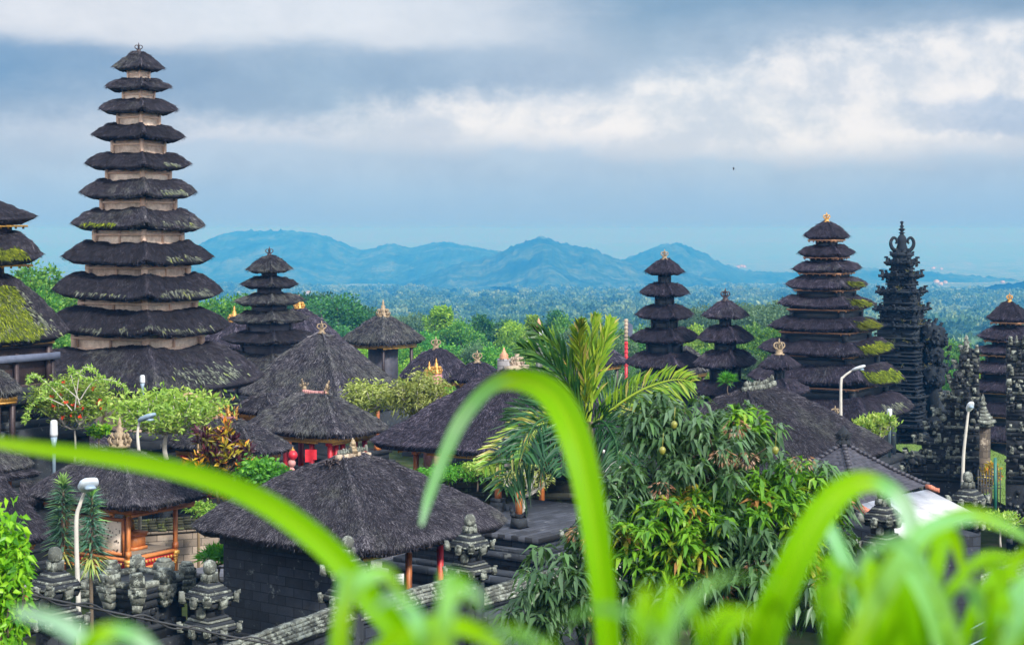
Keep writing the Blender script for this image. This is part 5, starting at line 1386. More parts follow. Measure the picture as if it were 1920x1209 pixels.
# ------------------------------------------------------------------ red-post pavilion fittings
def red_pavilion():
    P = P2; r, c, ph = P['root'], P['ctr'], P['phi']
    for (x, y) in ((-.45, -.68), (-.68, -.3), (-.2, -.68), (-.68, .25), (.3, -.68)):
        q = local(c, ph, P['a']*x, P['b']*y); m = MB(); bx(m, (q[0], q[1], (P['ze']-.2+P['zf'])/2), (.15, .15, P['ze']-.2-P['zf']), ph); m.build('post', RED, r)
    m = MB(); q = local(c, ph, P['a']*.1, -P['b']*.2); bx(m, (q[0], q[1], P['zf']+.5), (P['a']*1.1, P['b']*.9, .9), ph); m.build('altar_block', DARKWOOD, r)
    m = MB(); q = local(c, ph, -P['a']*.55, -P['b']*.72); bx(m, (q[0], q[1], P['zf']+.35), (P['a']*.5, .04, .55), ph, 1, .02); o = tag(m.build('cloth', CREAM, None), 'pale cloth draped between red posts', 'cloth')
    for k, (px, py, s) in enumerate(((549, 853, .17), (547, 868, .14), (546, 882, .13))):
        p = at(px, py, 63.6); o = thing('lantern', p, ('topmost and largest of three round red lanterns hung by a red post', 'middle one of three round lanterns hung by a red post', 'lowest of three round pale lanterns hung by a red post')[k], 'lantern', 'round lanterns by the red posts')
        m = MB(); lathe(m, p-np.array((0, 0, s)), [(s*.45, 0)]+[(s*1.02*math.sin(a), s*(1-math.cos(a))) for a in np.linspace(.5, 2.64, 8)]+[(s*.45, 2*s)], 14); m.build('shade', RED if k == 0 else PINK, o, True)
        m = MB(); lathe(m, p+np.array((0, 0, s*.92)), [(s*.4, 0), (s*.42, .05), (.02, .06), (.012, .14)], 10); m.build('cap', GOLD, o)
    p = at(572, 852, 63.8); o = thing('red_flag', p, 'small red cloth pennant hanging beside the red posts', 'flag')
    m = MB(); g = np.linspace(0, 1, 6)
    V = [p+np.array((x*.42, .05*math.sin(x*6), .18-z*.45*(1 if x < .5 else .8))) for z in g for x in g]; i = np.arange(5)[:, None]*6; j = np.arange(5)[None]
    m.add(V, np.stack((i+j, i+j+1, i+j+7, i+j+6), -1).reshape(-1, 4)); m.build('cloth', RED, o)
    p = at(107, 862, 59.5)
red_pavilion()

# ------------------------------------------------------------------ lamps and poles
def street_lamp(label, head_px, base_px, Y, bend, head, hw=.20, name='street_lamp', pole=POLE, headm=LAMPWHITE, hl=.5):
    hp = at(*head_px, Y); bp = np.array((xat(base_px[0], Y), Y, -12.6)); root = thing(name, bp, label, 'street lamp')
    m = MB(); low = at(base_px[0], base_px[1], Y)
    pts = [bp, low]+[at(x, y, Y) for x, y in bend]+[hp]
    n = 26; tube(m, np.concatenate(([bp], smooth_path(pts[1:], n))), np.concatenate(([.062], np.linspace(.062, .036, n))), 9); m.build('pole', pole, root)
    m = MB(); d = np.array((head[0], -.55, head[1])); d = nrm(d); s = nrm(np.cross(d, (0, 0, 1.0))); u = np.cross(s, d)
    rings = []
    prof = [(0, .30, .5), (.12, .62, .8), (.35, 1, 1), (.72, 1, .95), (.92, .8, .7), (1, .45, .4)]
    for t, w, h in prof:
        a = np.arange(12)/12*2*math.pi; cc = np.sign(np.cos(a))*np.abs(np.cos(a))**.6; ss = np.sign(np.sin(a))*np.abs(np.sin(a))**.6
        rings.append(hp+d*(t*hl-.05)+s*(cc*hw*w)[:, None]+u*(ss*hw*.42*h)[:, None])
    V = np.concatenate(rings); i = np.arange(len(prof)-1)[:, None]*12; j = np.arange(12)[None]; j2 = (j+1) % 12
    V = np.concatenate((V, [rings[0].mean(0)], [rings[-1].mean(0)])); b = len(prof)*12
    T = [[b, (q+1) % 12, q] for q in range(12)]+[[b+1, b-12+q, b-12+(q+1) % 12] for q in range(12)]
    m.add(V, np.stack((i+j, i+j2, i+12+j2, i+12+j), -1).reshape(-1, 4), T); h = m.build('lamp_head', headm, root, True)
    m = MB(); bx(m, hp+d*hl*.5-u*hw*.40, (hw*1.1, hl*.5, .06), math.atan2(d[1], d[0])+R(90), .8); m.build('glass_cover', LAMPGREY, h)
street_lamp('white street lamp with a curved pole standing between two spiky plants', (161, 918), (147, 1130), 43.5, [(143, 985), (150, 945)], (.35, .55), .24, hl=.52, headm=LAMPHEAD)
street_lamp('blue-grey lamp head tilted over the pale branching bush', (262, 788), (262, 860), 60, [(258, 815)], (1.0, .45), .21, headm=LAMPGREY, hl=.72)
street_lamp('tall white street lamp in front of the broad mossy pagoda', (1600, 693), (1577, 800), 70, [(1577, 720), (1582, 706)], (1.0, .42), .17, hl=.55)
street_lamp('leaning white street lamp in front of the split stone gate', (1816, 770), (1805, 905), 60, [(1807, 850), (1813, 795)], (.12, .8), .125, hl=.44)
def bollard(label, px, y0, y1, Y, w, pole=True):
    zt, zb = zat(y0, Y), zat(y1, Y); x = xat(px, Y); o = thing('garden_lamp', (x, Y, zb-(1.5 if pole else .2)), label, 'lamp'); h = zt-zb; r = w/F*Y/2
    m = MB(); lathe(m, (x, Y, zb+h*.38), [(r*.98, 0), (r*1.02, h*.1), (r*.95, h*.45), (r*.88, h*.58), (r*.5, h*.62)], 12); m.build('glass_cap', LAMPWHITE, o, False)
    m = MB(); lathe(m, (x, Y, zb-(1.5 if pole else .2)), [(r*.5, 0), (r*.5, (1.5 if pole else .2)), (r*.9, h*.38+(1.5 if pole else .2))], 12); m.build('stem', LAMPGREY, o, True)
bollard('glass-capped garden lamp in front of the small dark pyramid roof', 101, 787, 837, 63, 15)
bollard('glass-capped garden lamp against the lowest roof of the tallest pagoda', 267, 703, 727, 68, 10)
bollard('glass-capped garden lamp beside the round frangipani at right', 1668, 766, 790, 74, 10)
def bent_pipe():
    Y = 62; o = thing('bent_pipe', (xat(372, Y), Y, -12.6), 'tan pipe bent over at the top behind the red-leaved shrub', 'pipe')
    m = MB(); tube(m, np.concatenate(([(xat(372, Y), Y, -12.6)], smooth_path([at(372, 800, Y), at(372, 756, Y), at(366, 742, Y), at(355, 738, Y), at(345, 741, Y), at(342, 752, Y)], 22))), .05, 8); m.build('tube', mat_plain('tan_pipe', (.32, .22, .12), (.48, .34, .20), .5), o, True)
    Y = 50; o = thing('forked_lamp_post', (xat(1157, Y), Y, -12.6), 'white lamp post forking into two curved arms behind the palm', 'lamp post')
    m = MB()
    for pts in ([(1156, 980), (1156, 880), (1150, 862), (1138, 850), (1126, 844)], [(1160, 980), (1160, 885), (1166, 866), (1178, 854), (1190, 847)]):
        tube(m, np.concatenate(([(xat(pts[0][0], Y), Y, -12.6)], smooth_path([at(x, y, Y) for x, y in pts], 18))), .055, 8)
    m.build('arms', POLE, o, True)
bent_pipe()
def penjor():
    Y = 112; o = thing('ceremonial_pole', (xat(1174, Y), Y, -13), 'red and white banded ceremonial pole with a pale pennant against the trees', 'pole')
    for k, (y0, y1, mm) in enumerate(((598, 640, CREAM), (640, 690, RED))):
        m = MB(); tube(m, [at(1174, y1, Y) if k == 0 else (xat(1174, Y), Y, -13), at(1174, y0, Y)], .10, 8)
        for q in range(6): lathe(m, at(1174, y0+(y1-y0)*(q+.5)/6, Y), [(.10, -.05), (.15, 0), (.10, .05)], 8)
        m.build('band', mm, o)
    m = MB(); p = at(1174, 599, Y); g = np.linspace(0, 1, 5); V = [p+np.array((x*.35+.06, .06*math.sin(x*5+z*3), -.1-z*.85-x*.25)) for z in g for x in g]; i = np.arange(4)[:, None]*5; j = np.arange(4)[None]
    m.add(V, np.stack((i+j, i+j+1, i+j+6, i+j+5), -1).reshape(-1, 4)); m.build('pennant', WHITE, o)
    Y = 100; o = thing('wrapped_statue', (xat(1011, Y), Y, -13), 'slender statue wrapped in white cloth standing above the trees left of the palm fronds', 'statue')
    m = MB(); lathe(m, (xat(1011, Y), Y, zat(645, Y)), [(.18, -5.5), (.2, 0), (.22, .2), (.16, .4)], 10); m.build('pedestal', LICHEN, o)
    m = MB(); lathe(m, (xat(1011, Y), Y, zat(634, Y)), [(.20, 0), (.24, .2), (.20, .45), (.14, .6)], 10); m.build('cloth_wrap', LAMPWHITE, o)
    m = MB(); lathe(m, (xat(1010, Y), Y, zat(617, Y)), [(.14, 0), (.18, .14), (.10, .22), (.12, .34), (.06, .5), (.01, .62)], 9); m.build('head', TRIM, o)
    Y = 92; o = thing('pale_finial_stone', (xat(945, Y), Y, -13), 'pale carved post with a red top beside the palm fronds', 'post')
    m = MB(); bx(m, (xat(945, Y), Y, (zat(672, Y)-13)/2), (.5, .5, zat(672, Y)+13), PHI); m.build('shaft', PAVE, o)
    m = MB(); lathe(m, at(945, 673, Y), [(.3, 0), (.2, .1), (.24, .2), (.1, .35), (.02, .6)], 8); m.build('knob', TRIM, o)
penjor()
def shrine_spires():
    for px, y0, Y, lb in ((805, 677, 86, 'left one of two slim gilded finials among the pale frangipani leaves'), (818, 671, 85, 'right one of two slim gilded finials among the pale frangipani leaves')):
        o = thing('gilded_finial', (xat(px, Y), Y, -12.8), lb, 'finial'); z = zat(y0, Y)
        m = MB(); bx(m, (xat(px, Y), Y, (z-.75-12.8)/2), (.4, .4, z-.75+12.8), PHI); m.build('pedestal', PINK, o); spire_finial(o, (xat(px, Y), Y, z-.75), .75, GOLD)
    for px, y0, Y, lb in ((1526, 760, 74, 'left one of two small bronze crowns on posts before the mossy pagoda'), (1566, 761, 74, 'right one of two small bronze crowns on posts before the mossy pagoda')):
        o = thing('crown_post', (xat(px, Y), Y, -12.8), lb, 'post'); z = zat(y0, Y)
        m = MB(); bx(m, (xat(px, Y), Y, (z-.5-12.8)/2), (.22, .22, z-.5+12.8), PHI); m.build('shaft', STONE, o); crown_finial(o, (xat(px, Y), Y, z-.5), .52, PALEGOLD)
    Y = 76; o = thing('pedestal_shrine', (xat(1843, Y), Y, -12.8), 'slim stone pedestal shrine with a pointed cap seen through the split gate', 'shrine', None, PHI)
    m = MB(); z = zat(800, Y); bx(m, (xat(1843, Y), Y, (z-12.8)/2), (.5, .5, z+12.8), PHI)
    m.build('shaft', BROWNSTONE, o); m = MB()
    for k, f in enumerate((1.0, 1.2, .9, .7, .5, .34)): bx(m, (xat(1843, Y), Y, z+.1+k*.14), (.75*f, .75*f, .13), PHI, .9, .01)
    lathe(m, (xat(1843, Y), Y, z+.9), [(.12, 0), (.16, .1), (.08, .2), (.1, .3), (.02, .5)], 8); m.build('cap', LICHEN, o)
    Y = 64; o = thing('iron_gate', (xat(1855, Y), Y, -11.6), 'open wrought iron gate with a green post between the halves of the split gate', 'gate', None, R(-14))
    m = MB()
    for k in range(9): x = 1834+k*5.2; tube(m, [at(x, 955, Y), at(x, 880+6*math.sin(k*.8), Y)], .018, 6)
    for y in (892, 915, 950): tube(m, [at(1832, y, Y), at(1878, y, Y)], .02, 6)
    for k in range(4):
        c = at(1840+k*10, 903, Y); tube(m, [c+.12*np.array((math.cos(a), 0, math.sin(a))) for a in np.linspace(0, 5.5, 14)], .014, 5)
    m.build('grille', IRON, o); m = MB(); tube(m, [at(1866, 965, Y), at(1866, 858, Y)], .06, 8); m.build('post', mat_plain('green_paint', (.01, .09, .07), (.02, .16, .12), .5), o)
shrine_spires()
def cables():
    def cab(label, pts, r):
        m = MB(); P = smooth_path(pts, 60); tube(m, P, r, 6)
        Q = P+np.array((0, 0, .055))*np.sin(np.linspace(0, 40, 60))[:, None]; tube(m, Q, r*.8, 6); o = m.build('power_cable', CABLE); tag(o, label, 'cable')
    cab('twisted black power cable sagging across the lower left corner', [at(-60, 1088, 24), at(60, 1115, 24.4), at(200, 1145, 25), at(330, 1172, 25.5), at(460, 1198, 26), at(620, 1226, 26.5)], .018)
    for k, (y0, y1, lb) in enumerate(((1196, 1104, 'upper of two grey cables at the lower right corner'), (1222, 1138, 'lower of two grey cables at the lower right corner'))):
        m = MB(); tube(m, smooth_path([at(1700, y0+40, 30), at(1830, (y0+y1)/2+24, 30.3), at(1960, y1-8, 30.6)], 20), .014, 6); tag(m.build('power_cable', LAMPGREY), lb, 'cable')
cables()
def bird():
    p = at(1375.5, 316, 120); m = MB(); lathe(m, p, [(.01, -.12), (.05, -.04), (.05, .04), (.01, .1)], 6)
    m.add([p+np.array(v) for v in ((0, .05, 0), (0, -.05, 0), (-.22, 0, .12), (.05, .05, 0), (.05, -.05, .0), (.2, .02, -.14))], None, [[0, 1, 2], [2, 1, 0], [3, 4, 5], [5, 4, 3]])
    tag(m.build('bird', IRON), 'tiny dark bird in flight under the white clouds', 'bird')
bird()

# ------------------------------------------------------------------ plants
L_FRANG = mat_leaf('frangipani_leaf', [(0, (0.09, 0.20, 0.02)), (.5, (0.26, 0.42, 0.06)), (1, (0.48, 0.58, 0.17))], .5, .35)
L_PALE = mat_leaf('pale_frangipani_leaf', [(0, (0.15, 0.21, 0.04)), (.5, (0.33, 0.41, 0.10)), (1, (0.50, 0.55, 0.22))], .6, .3)
L_LIME = mat_leaf('lime_leaf', [(0, (0.05, 0.17, 0.008)), (.5, (0.15, 0.36, 0.012)), (1, (0.34, 0.56, 0.03))], .4, .4)
L_BUSH = mat_leaf('bush_leaf', [(0, (0.03, 0.13, 0.012)), (.5, (0.08, 0.26, 0.02)), (1, (0.17, 0.40, 0.04))], .45, .35)
L_CROT = mat_leaf('croton_leaf', [(0, (0.026, 0.007, 0.016)), (.42, (0.085, 0.018, 0.034)), (.55, (0.07, 0.085, 0.02)), (.76, (0.30, 0.25, 0.02)), (.9, (0.52, 0.34, 0.02)), (1, (0.62, 0.18, 0.03))], .4, .25, .5, (1.5, 1.2, .6))
L_SPIKY = mat_leaf('spiky_leaf', [(0, (0.012, 0.06, 0.04)), (.5, (0.04, 0.14, 0.085)), (.8, (0.14, 0.28, 0.19)), (.93, (0.22, 0.42, 0.10)), (1, (0.45, 0.38, 0.12))], .35, .2)
L_RED = mat_leaf('red_petal', [(0, (0.45, 0.01, 0.01)), (1, (0.75, 0.04, 0.03))], .5, .3, .3, (1.4, .8, .6))
L_MANGO = mat_leaf('mango_leaf', [(0, (0.022, 0.065, 0.026)), (.30, (0.062, 0.135, 0.045)), (.52, (0.125, 0.21, 0.115)), (.64, (0.075, 0.22, 0.018)), (.80, (0.18, 0.38, 0.02)), (.92, (0.34, 0.34, 0.03)), (1, (0.36, 0.15, 0.06))], .42, .3, .45, (1.5, 1.5, .5))
L_PALM = mat_leaf('palm_leaf', [(0, (0.008, 0.05, 0.020)), (.4, (0.030, 0.115, 0.036)), (.7, (0.14, 0.29, 0.018)), (.9, (0.34, 0.44, 0.04)), (1, (0.48, 0.40, 0.14))], .36, .32, .55, (1.5, 1.5, .5))

def shrub(name, label, cat, px, py, Y, w, h, leaf, bark, nl, L, W, clumps, branch=(5, .05), seed=1, root_py=None, simple=True, flat=1.0, droop=0.0, cm=.5, cs=.22, rosette=False, spread_up=.3):
    """branching shrub: clumps of leaves on limb ends. w,h in photo pixels, (px,py) the crown centre"""
    global rng
    keep = rng; rng = np.random.default_rng(seed)
    k = Y/F; c = at(px, py, Y); rx, rz = w*k/2, h*k/2; ry = rx*.8
    bz = zat(root_py, Y) if root_py else c[2]-rz*1.6
    root = thing(name, (c[0], Y, bz), label, cat)
    wood = MB(); foot = np.array((c[0], Y, bz-.3)); fork = np.array((c[0], Y, bz+(c[2]-bz)*.45))
    tube(wood, smooth_path([foot, (foot+fork)/2+rng.normal(0, .04, 3), fork], 6), np.linspace(branch[1]*1.6, branch[1]*1.1, 6), 7)
    lv = MB(); d = sphere_pts(clumps); d[:, 2] = d[:, 2]*.9
    tips = c+d*np.array((rx, ry, rz))*(rng.random((clumps, 1))**.45)*.92
    kn = [fork+(np.array((math.cos(q*6.28/branch[0]), math.sin(q*6.28/branch[0]), .55))*np.array((rx, ry, rz))*.38) for q in range(branch[0])]
    for q in kn: tube(wood, smooth_path([fork, (fork+q)/2+np.array((0, 0, -.04)), q], 5), np.linspace(branch[1]*1.05, branch[1]*.7, 5), 6)
    per = nl//clumps
    for tp in tips:
        q = kn[int(np.argmin([np.linalg.norm(tp-z) for z in kn]))]
        tube(wood, smooth_path([q, (q+tp)/2+np.array((rng.normal(0, .05), rng.normal(0, .05), -.08*rz)), tp], 6), np.linspace(branch[1]*.65, branch[1]*.28, 6), 5, cap=False)
        cc = cm+rng.normal(0, cs*.7)
        a = rng.random(per)*6.28; el = rng.normal(spread_up, .5, per)
        D = np.stack((np.cos(a)*np.cos(el), np.sin(a)*np.cos(el), np.sin(el)), -1)
        off = D*0.02 if rosette else rng.normal(0, 1, (per, 3))*np.array((rx, ry, rz*flat))*.16
        leaves(lv, tp+off, D, L*rng.uniform(.7, 1.2, per), W*rng.uniform(.8, 1.2, per), np.clip(cc+rng.normal(0, cs, per), 0, 1), droop=droop, simple=simple)
    wood.build('branches', bark, root, True); lv.build('foliage', leaf, root)
    rng = keep
    return root, tips

r_, tips_ = shrub('flowering_shrub', 'feathery green shrub dotted with small red flowers, left', 'shrub', 140, 750, 64, 150, 95, L_FRANG, PALEBARK, 7000, .20, .05, 130, (6, .03), 21, 850, True, 1, .2, .45)
def red_flowers():
    g = np.random.default_rng(3); m = MB()
    for tp in tips_[:46]:
        p = tp+g.normal(0, .1, 3)+np.array((0, -.35, 0)); n = 9
        leaves(m, np.repeat(p[None], n, 0), sphere_pts(n), .10, .07, g.random(n), simple=True)
    m.build('flower', L_RED, r_)
    m = MB(); lv = MB()                          # long arching sprays
    for (pts) in ([(150, 760), (135, 710), (132, 690), (150, 702), (172, 712)], [(150, 750), (175, 715), (205, 712), (228, 720), (240, 735)], [(135, 770), (90, 720), (62, 702), (52, 715)], [(140, 770), (150, 700), (168, 688), (183, 700), (190, 712)], [(120, 760), (80, 745), (55, 765), (48, 790)], [(150, 750), (112, 720), (95, 722), (75, 742)]):
        P = smooth_path([at(x, y, 62.8) for x, y in pts], 30); tube(m, P, np.linspace(.022, .006, 30), 5)
        n = 8*24; b = P[rng.integers(6, 30, n)]; leaves(lv, b, sphere_pts(n)+np.array((0, 0, -.5)), rng.uniform(.10, .22, n), .045, np.clip(rng.normal(.55, .2, n), 0, 1), simple=True)
    m.build('spray', PALEBARK, r_, True); lv.build('spray_leaves', L_FRANG, r_)
red_flowers()
shrub('frangipani', 'wide frangipani bush with pale twisted branches below the tallest pagoda', 'bush', 312, 772, 62, 225, 92, L_FRANG, PALEBARK, 4600, .25, .08, 150, (8, .06), 22, 845, True, 1, .1, .5, .2, False, .4)
shrub('frangipani', 'sparse pale frangipani left of the pair beside the big dark roof', 'bush', 688, 742, 72, 105, 78, L_PALE, PALEBARK, 2000, .25, .07, 70, (6, .06), 23, 800, True, 1, .3, .5)
shrub('frangipani', 'dense drooping yellow-green frangipani beside the big dark roof', 'bush', 790, 738, 71, 120, 92, L_PALE, PALEBARK, 3800, .25, .07, 95, (7, .055), 24, 800, True, 1, .5, .45)
shrub('frangipani', 'round little frangipani with bare white branches by the mossy pagoda', 'bush', 1640, 797, 72, 76, 44, L_FRANG, PALEBARK, 1900, .22, .08, 60, (6, .04), 25, 850, True, 1, .0, .6, .2, False, .6)
shrub('croton', 'dark red and yellow leaved croton shrub', 'shrub', 412, 852, 56, 130, 135, L_CROT, BARK, 2300, .33, .10, 130, (7, .03), 26, 930, False, 1, .05, .40, .27, True, .75)
shrub('shrub', 'bright green leafy bush beneath the red lanterns', 'shrub', 492, 892, 55, 100, 66, L_BUSH, BARK, 4200, .17, .085, 80, (6, .03), 27, 945, True, 1, .15, .5)
shrub('agave', 'spiky green plant beside the flat stone slab', 'plant', 412, 1048, 50, 66, 34, L_BUSH, BARK, 420, .42, .06, 12, (3, .03), 28, 1075, False, .6, .2, .6, .2, True, .7)
shrub('leafy_tree', 'lime green leafy tree at the lower left edge', 'tree', 6, 1098, 24, 95, 300, L_LIME, BARK, 3200, .15, .075, 170, (8, .03), 29, 1330, False, 1, .35, .55, .22, False, -.25)
shrub('yellow_shrub', 'yellow-leaved shrub glowing through the open iron gate', 'shrub', 1856, 888, 68, 36, 46, L_CROT, BARK, 700, .18, .07, 30, (5, .02), 30, 930, True, 1, .1, .82, .07)
shrub('low_shrub', 'small bare-stemmed green bush on the lawn at the right edge', 'bush', 1876, 975, 58, 90, 36, L_FRANG, PALEBARK, 1100, .16, .05, 60, (6, .025), 31, 1008, True, 1, .0, .5)
shrub('low_shrub', 'fern and creeper growing along the top of the mossy retaining wall', 'plant', 840, 886, 63.5, 200, 30, L_BUSH, BARK, 2600, .16, .06, 60, (8, .02), 32, 905, True, 1, .4, .5)
shrub('low_shrub', 'small bright bush behind the stone gate pillar near the terrace', 'bush', 895, 880, 63, 60, 34, L_FRANG, BARK, 900, .15, .05, 30, (5, .02), 33, 905, True, 1, .3, .6)
shrub('low_shrub', 'light green bush at the foot of the small dark pyramid roof', 'bush', 186, 808, 66, 46, 26, L_LIME, BARK, 500, .22, .10, 20, (4, .02), 34, 830, True, 1, .1, .6)
shrub('creeper', 'creeper trailing over the brown wall behind the orange shrine', 'plant', 385, 955, 60, 70, 40, L_FRANG, BARK, 700, .16, .05, 36, (5, .02), 35, 990, True, 1, .4, .4)
shrub('fern', 'green fern sprouting on the spiky ridge crest', 'fern', 1366, 712, 60, 40, 18, L_BUSH, BARK, 260, .3, .04, 10, (3, .01), 36, 724, True, .6, .2, .5, .2, True, .6)
shrub('frangipani', 'thin white-branched frangipani behind the orange terrace posts', 'bush', 980, 895, 60, 110, 70, L_PALE, PALEBARK, 420, .18, .06, 30, (6, .05), 37, 960, True, 1, .2, .5)
shrub('rubble_planting', 'low reddish plants on the stony bank under the croton', 'plant', 430, 918, 57, 110, 50, L_CROT, TERRA, 900, .14, .05, 40, (6, .03), 38, 950, True, 1, .2, .25, .15)

def spiky_plant(label, px, ytop, ybot, Y, seed):
    g = np.random.default_rng(seed); z0, z1 = zat(ybot, Y), zat(ytop, Y); x = xat(px, Y)
    root = thing('dracaena', (x, Y, -12.4), label, 'plant')
    m = MB(); P = smooth_path([(x+.05, Y, -12.4), (x-.02, Y, z0), (x+.03, Y, (z0+z1)/2), (x, Y, z1-.25)], 20); tube(m, P, np.linspace(.06, .025, 20), 7); m.build('stem', BARK, root, True)
    n = 460; t = g.random(n)**.85; a = np.arange(n)*2.4+g.normal(0, .2, n); el = .05+t*.55+np.maximum(0, t-.88)*7
    el = np.clip(el, -.2, 1.35)-np.where(t < .15, .6*g.random(n), 0)
    z = z0+(z1-.22-z0)*t; B = np.stack((x+0*z, Y+0*z, z), -1); D = np.stack((np.cos(a)*np.cos(el), np.sin(a)*np.cos(el), np.sin(el)), -1)
    c = np.clip(.66+.25*g.normal(0, 1, n)*.6, 0, .9); c = np.where(t > .93, .92, c); c = np.where((t < .16) & (g.random(n) < .5), .97, c)
    lv = MB(); leaves(lv, B, D, (.58-.12*t)*g.uniform(.75, 1.15, n), .05, c, droop=.34, up=np.array((0, 0, 1.0))); lv.build('leaves', L_SPIKY, root)
spiky_plant('taller left one of two spiky blue-green stalks beside the curved street lamp', 118, 890, 1050, 45, 4)
spiky_plant('right one of two spiky blue-green stalks, against the orange shrine', 172, 908, 1060, 45.5, 5)

# ------------------------------------------------------------------ palm
def palm():
    Y = 33.0; base = at(1108, 1010, Y); hub = at(1103, 790, Y)
    root = thing('palm_tree', (base[0], Y, -11.2), 'palm with long feathery fronds, some yellowing, in the middle of the view', 'palm tree')
    m = MB(); P = smooth_path([(base[0]+.1, Y, -11.2), base, (hub+base)/2, hub+np.array((0, 0, .0))], 20); tube(m, P, np.linspace(.15, .09, 20)*(1+.08*np.sin(np.arange(20)*2)), 10); m.build('trunk', BARK, root, True)
    # crownshaft tip, then fronds: photo path, nearness of the tip, colour, leaflet length
    fr = [([(1100, 800), (1082, 720), (1045, 655), (1000, 618)], .0, .45, .62, .42), ([(1100, 800), (1070, 730), (1025, 675), (975, 650)], -.5, .36, .66, .38), ([(1098, 800), (1060, 745), (1010, 715), (955, 705)], .5, .42, .5, .6),
          ([(1104, 800), (1108, 700), (1108, 640), (1118, 592)], .3, .75, .46, .36), ([(1104, 800), (1118, 700), (1134, 640), (1146, 600)], .2, .82, .46, .36),
          ([(1100, 800), (1096, 700), (1085, 640), (1090, 600)], -.3, .78, .42, .36),
          ([(1108, 800), (1150, 765), (1205, 730), (1262, 712), (1300, 716)], -.3, .80, .55, .75), ([(1108, 800), (1140, 745), (1185, 725), (1235, 740), (1262, 765)], .5, .45, .5, .75),
          ([(1104, 800), (1060, 790), (1000, 800), (940, 845), (905, 880)], -.8, .90, .55, .75), ([(1104, 800), (1050, 800), (1000, 830), (960, 880), (945, 915)], -1.0, .30, .8, .75),
          ([(1104, 800), (1060, 780), (1010, 790), (985, 830), (975, 860)], -1.6, .28, .75, .75), ([(1106, 800), (1150, 800), (1175, 840), (1180, 890)], -.9, .28, .55, .75),
          ([(1106, 800), (1130, 790), (1155, 830), (1160, 890)], -1.4, .25, .6, .75), ([(1104, 800), (1085, 790), (1060, 830), (1055, 890)], -1.6, .25, .65, .75),
          ([(1106, 800), (1150, 775), (1195, 795), (1210, 845)], .6, .35, .5, .75), ([(1104, 800), (1040, 770), (990, 770), (950, 790)], .9, .4, .55, .75)]
    for (pts, dy, cc, LL, sp) in fr:
        n = 48; q = np.array([at(x, y, 1.0) for x, y in pts]); k = len(pts); P = smooth_path([at(x, y, Y+dy*(i/(k-1))**1.2) for i, (x, y) in enumerate(pts)], n)
        fm = MB(); tube(fm, P, np.linspace(.032, .008, n), 6, c=min(cc+.15, .9))
        T = nrm(np.gradient(P, axis=0)); up = np.array((0, 0, 1.0)); S = np.cross(T, np.array((0, -1.0, .35))); S = nrm(S)
        N = nrm(np.cross(S, T)); f = np.linspace(0, 1, n); sel = f > .14
        for s_ in (-1, 1):
            mdir = nrm(T[sel]*(1.3-.75*sp)+S[sel]*s_*sp+N[sel]*.25+rng.normal(0, .12, (sel.sum(), 3)))
            ln = LL*1.05*np.sin(np.pi*np.clip(f[sel]*.80+.20, 0, 1))**.6*rng.uniform(.9, 1.1, sel.sum())
            for j in (0,):
                b = P[sel]+np.roll(T[sel], 0, 0)*j*np.linalg.norm(P[1]-P[0])
                leaves(fm, b, mdir+rng.normal(0, .05, mdir.shape), ln*1.12, .054, np.clip(cc+rng.normal(0, .13, sel.sum()), 0, 1), fold=.35, droop=.30 if sp > .5 else .12, up=N[sel])
        fm.build('frond', L_PALM, root)
palm()

